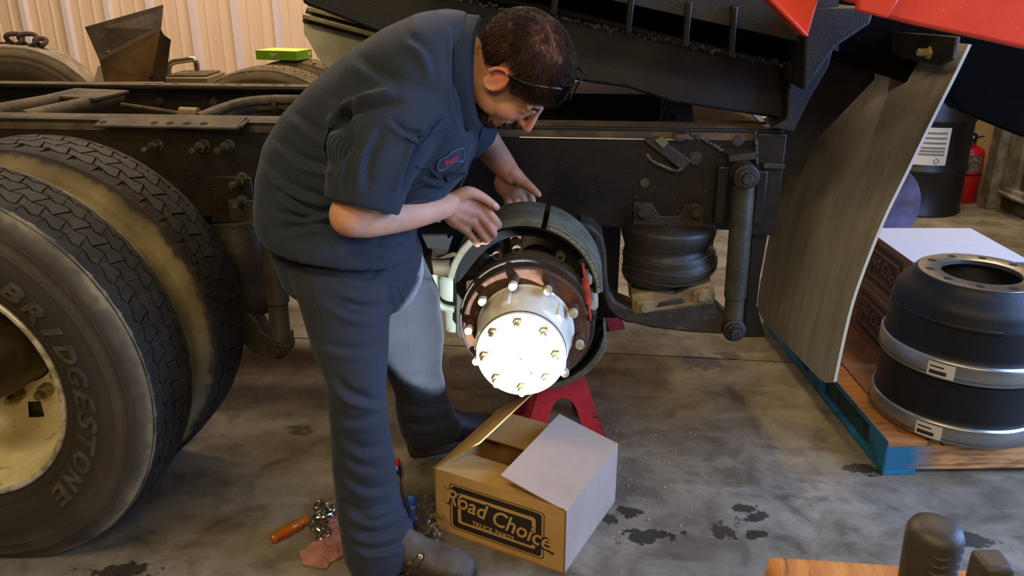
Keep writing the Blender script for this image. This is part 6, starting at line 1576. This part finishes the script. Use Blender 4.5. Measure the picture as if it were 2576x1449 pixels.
# absorbent crumbs scattered under the arm
random.seed(9); g = MB()
for k in range(150):
    px, py = random.gauss(1650, 60), random.gauss(838, 9)
    if py < 822 or k > 105: px, py = random.uniform(1540, 1760), random.uniform(1080, 1350)
    p = atz(px, py); r = random.uniform(.0012, .003); g.ell(p + Vector((0, 0, r * .7)), ((r, 0, 0), (0, r, 0), (0, 0, r * .7)), 6, 4)
tag(g.build('floor_crumbs', mat('pale crumbs', (190, 178, 130), .8)), 'pale absorbent crumbs scattered on the floor beneath the suspension arm', 'crumbs', kind='stuff')

# ------------------------------------------------------------------ foreground: tool cart top with a timber block and a ridged grip
zc = .80; A_, B_ = atz(1925, 1388, zc + .05), atz(2490, 1428, zc + .05)
CT_ = thing('tool_cart', 'tool cart just below the lower right edge of the picture', 'cart', (.47, .56, 0))
MB().box(-.17, .30, -.22, .08, zc - .03, zc).build('cart_top', STEEL_DARK, CT_, bevel=.006)
MB().box(-.44, .30, -.22, .02, .355, .372).build('cart_shelf', STEEL_DARK, CT_, bevel=.006)
for x in (-.15, .28):
    for y in (-.20, .06): MB().cyl((x, y, 0), (x, y, zc - .03), .015, n=12).build('cart_leg', STEEL_DARK, CT_)
TIM = mat('orange timber', (204, 142, 76), .65, 0, (170, 110, 54), 5, .35, .62, .2, 40, .3, stretch=(14, 2, 1), col3=(120, 76, 40), scale3=6, lo3=.62, hi3=.7)
wd = B_ - A_; tb_ = thing('timber_block', 'weathered orange timber block in the bottom right foreground', 'wood', (A_.x, A_.y, zc + .0005), math.atan2(wd.y, wd.x))
MB().box(0, wd.length, -.16, .0, 0, .0495).build('block', TIM, tb_, bevel=.012, seg=4)
gp = at(2375, 1300, .60)
GRIP = thing('ridged_grip', 'dark ridged rubber tool grip standing upright in the bottom right foreground', 'tool handle', (gp.x - .014, .585, zc + .0505))
GM = mat('dark grip rubber', (52, 47, 40), .5, 0, (64, 58, 48), 9, .4, .62, .1, 90, .5); hh = gp.z + .004 - (zc + .0505)
top = Vector((.006, 0, hh)); 
MB().tube([(0, 0, 0), (0, 0, hh * .3), (.0, 0, hh * .7), (.0, 0, hh - .010), (.0, 0, hh - .003), (.0, 0, hh)], [.0195, .0205, .0228, .0235, .0205, .013], 32).build('grip_body', GM, GRIP, ang=60)
for side, (a0, a1) in enumerate(((-118, -82), (-62, -12))):
    for k in range(9):
        z = hh - .018 - k * .0085
        if z < .004: continue
        r_ = .0228 - .0022 * k / 9 + .0004
        MB().tube([(r_ * math.cos(rad(a)), r_ * math.sin(rad(a)), z - .0018 * math.sin(PI * (a - a0) / (a1 - a0))) for a in np.linspace(a0, a1, 9)], [.0004, .0011, .0014, .0015, .0015, .0015, .0014, .0011, .0004], 6).build('grip_ridge', GM, GRIP)
p = at(2500, 1420, .60)
tag(MB().box(p.x - .012, p.x + .016, .59, .62, zc + .0505, p.z + .003).build('grip_stub', GM, bevel=.005, seg=3), 'short dark stub standing right of the ridged grip', 'tool handle')

fd = (Vector((-0.125, 2.1, 0.55)) - sp.location).normalized(); f0 = sp.location - fd * .016; FLT = thing('flashlight', 'black flashlight on the cart shelf pointing at the wheel hub', 'flashlight', f0)
MB().tube([(0, 0, 0), -fd * .006, -fd * .03, -fd * .05, -fd * .15], [.018, .020, .020, .0145, .0145], 20).build('flashlight_body', STEEL_DARK, FLT)
MB().box(-.012, .012, -.10, -.03, .372 - f0.z, -.012).build('flashlight_rest', STEEL_DARK, FLT)
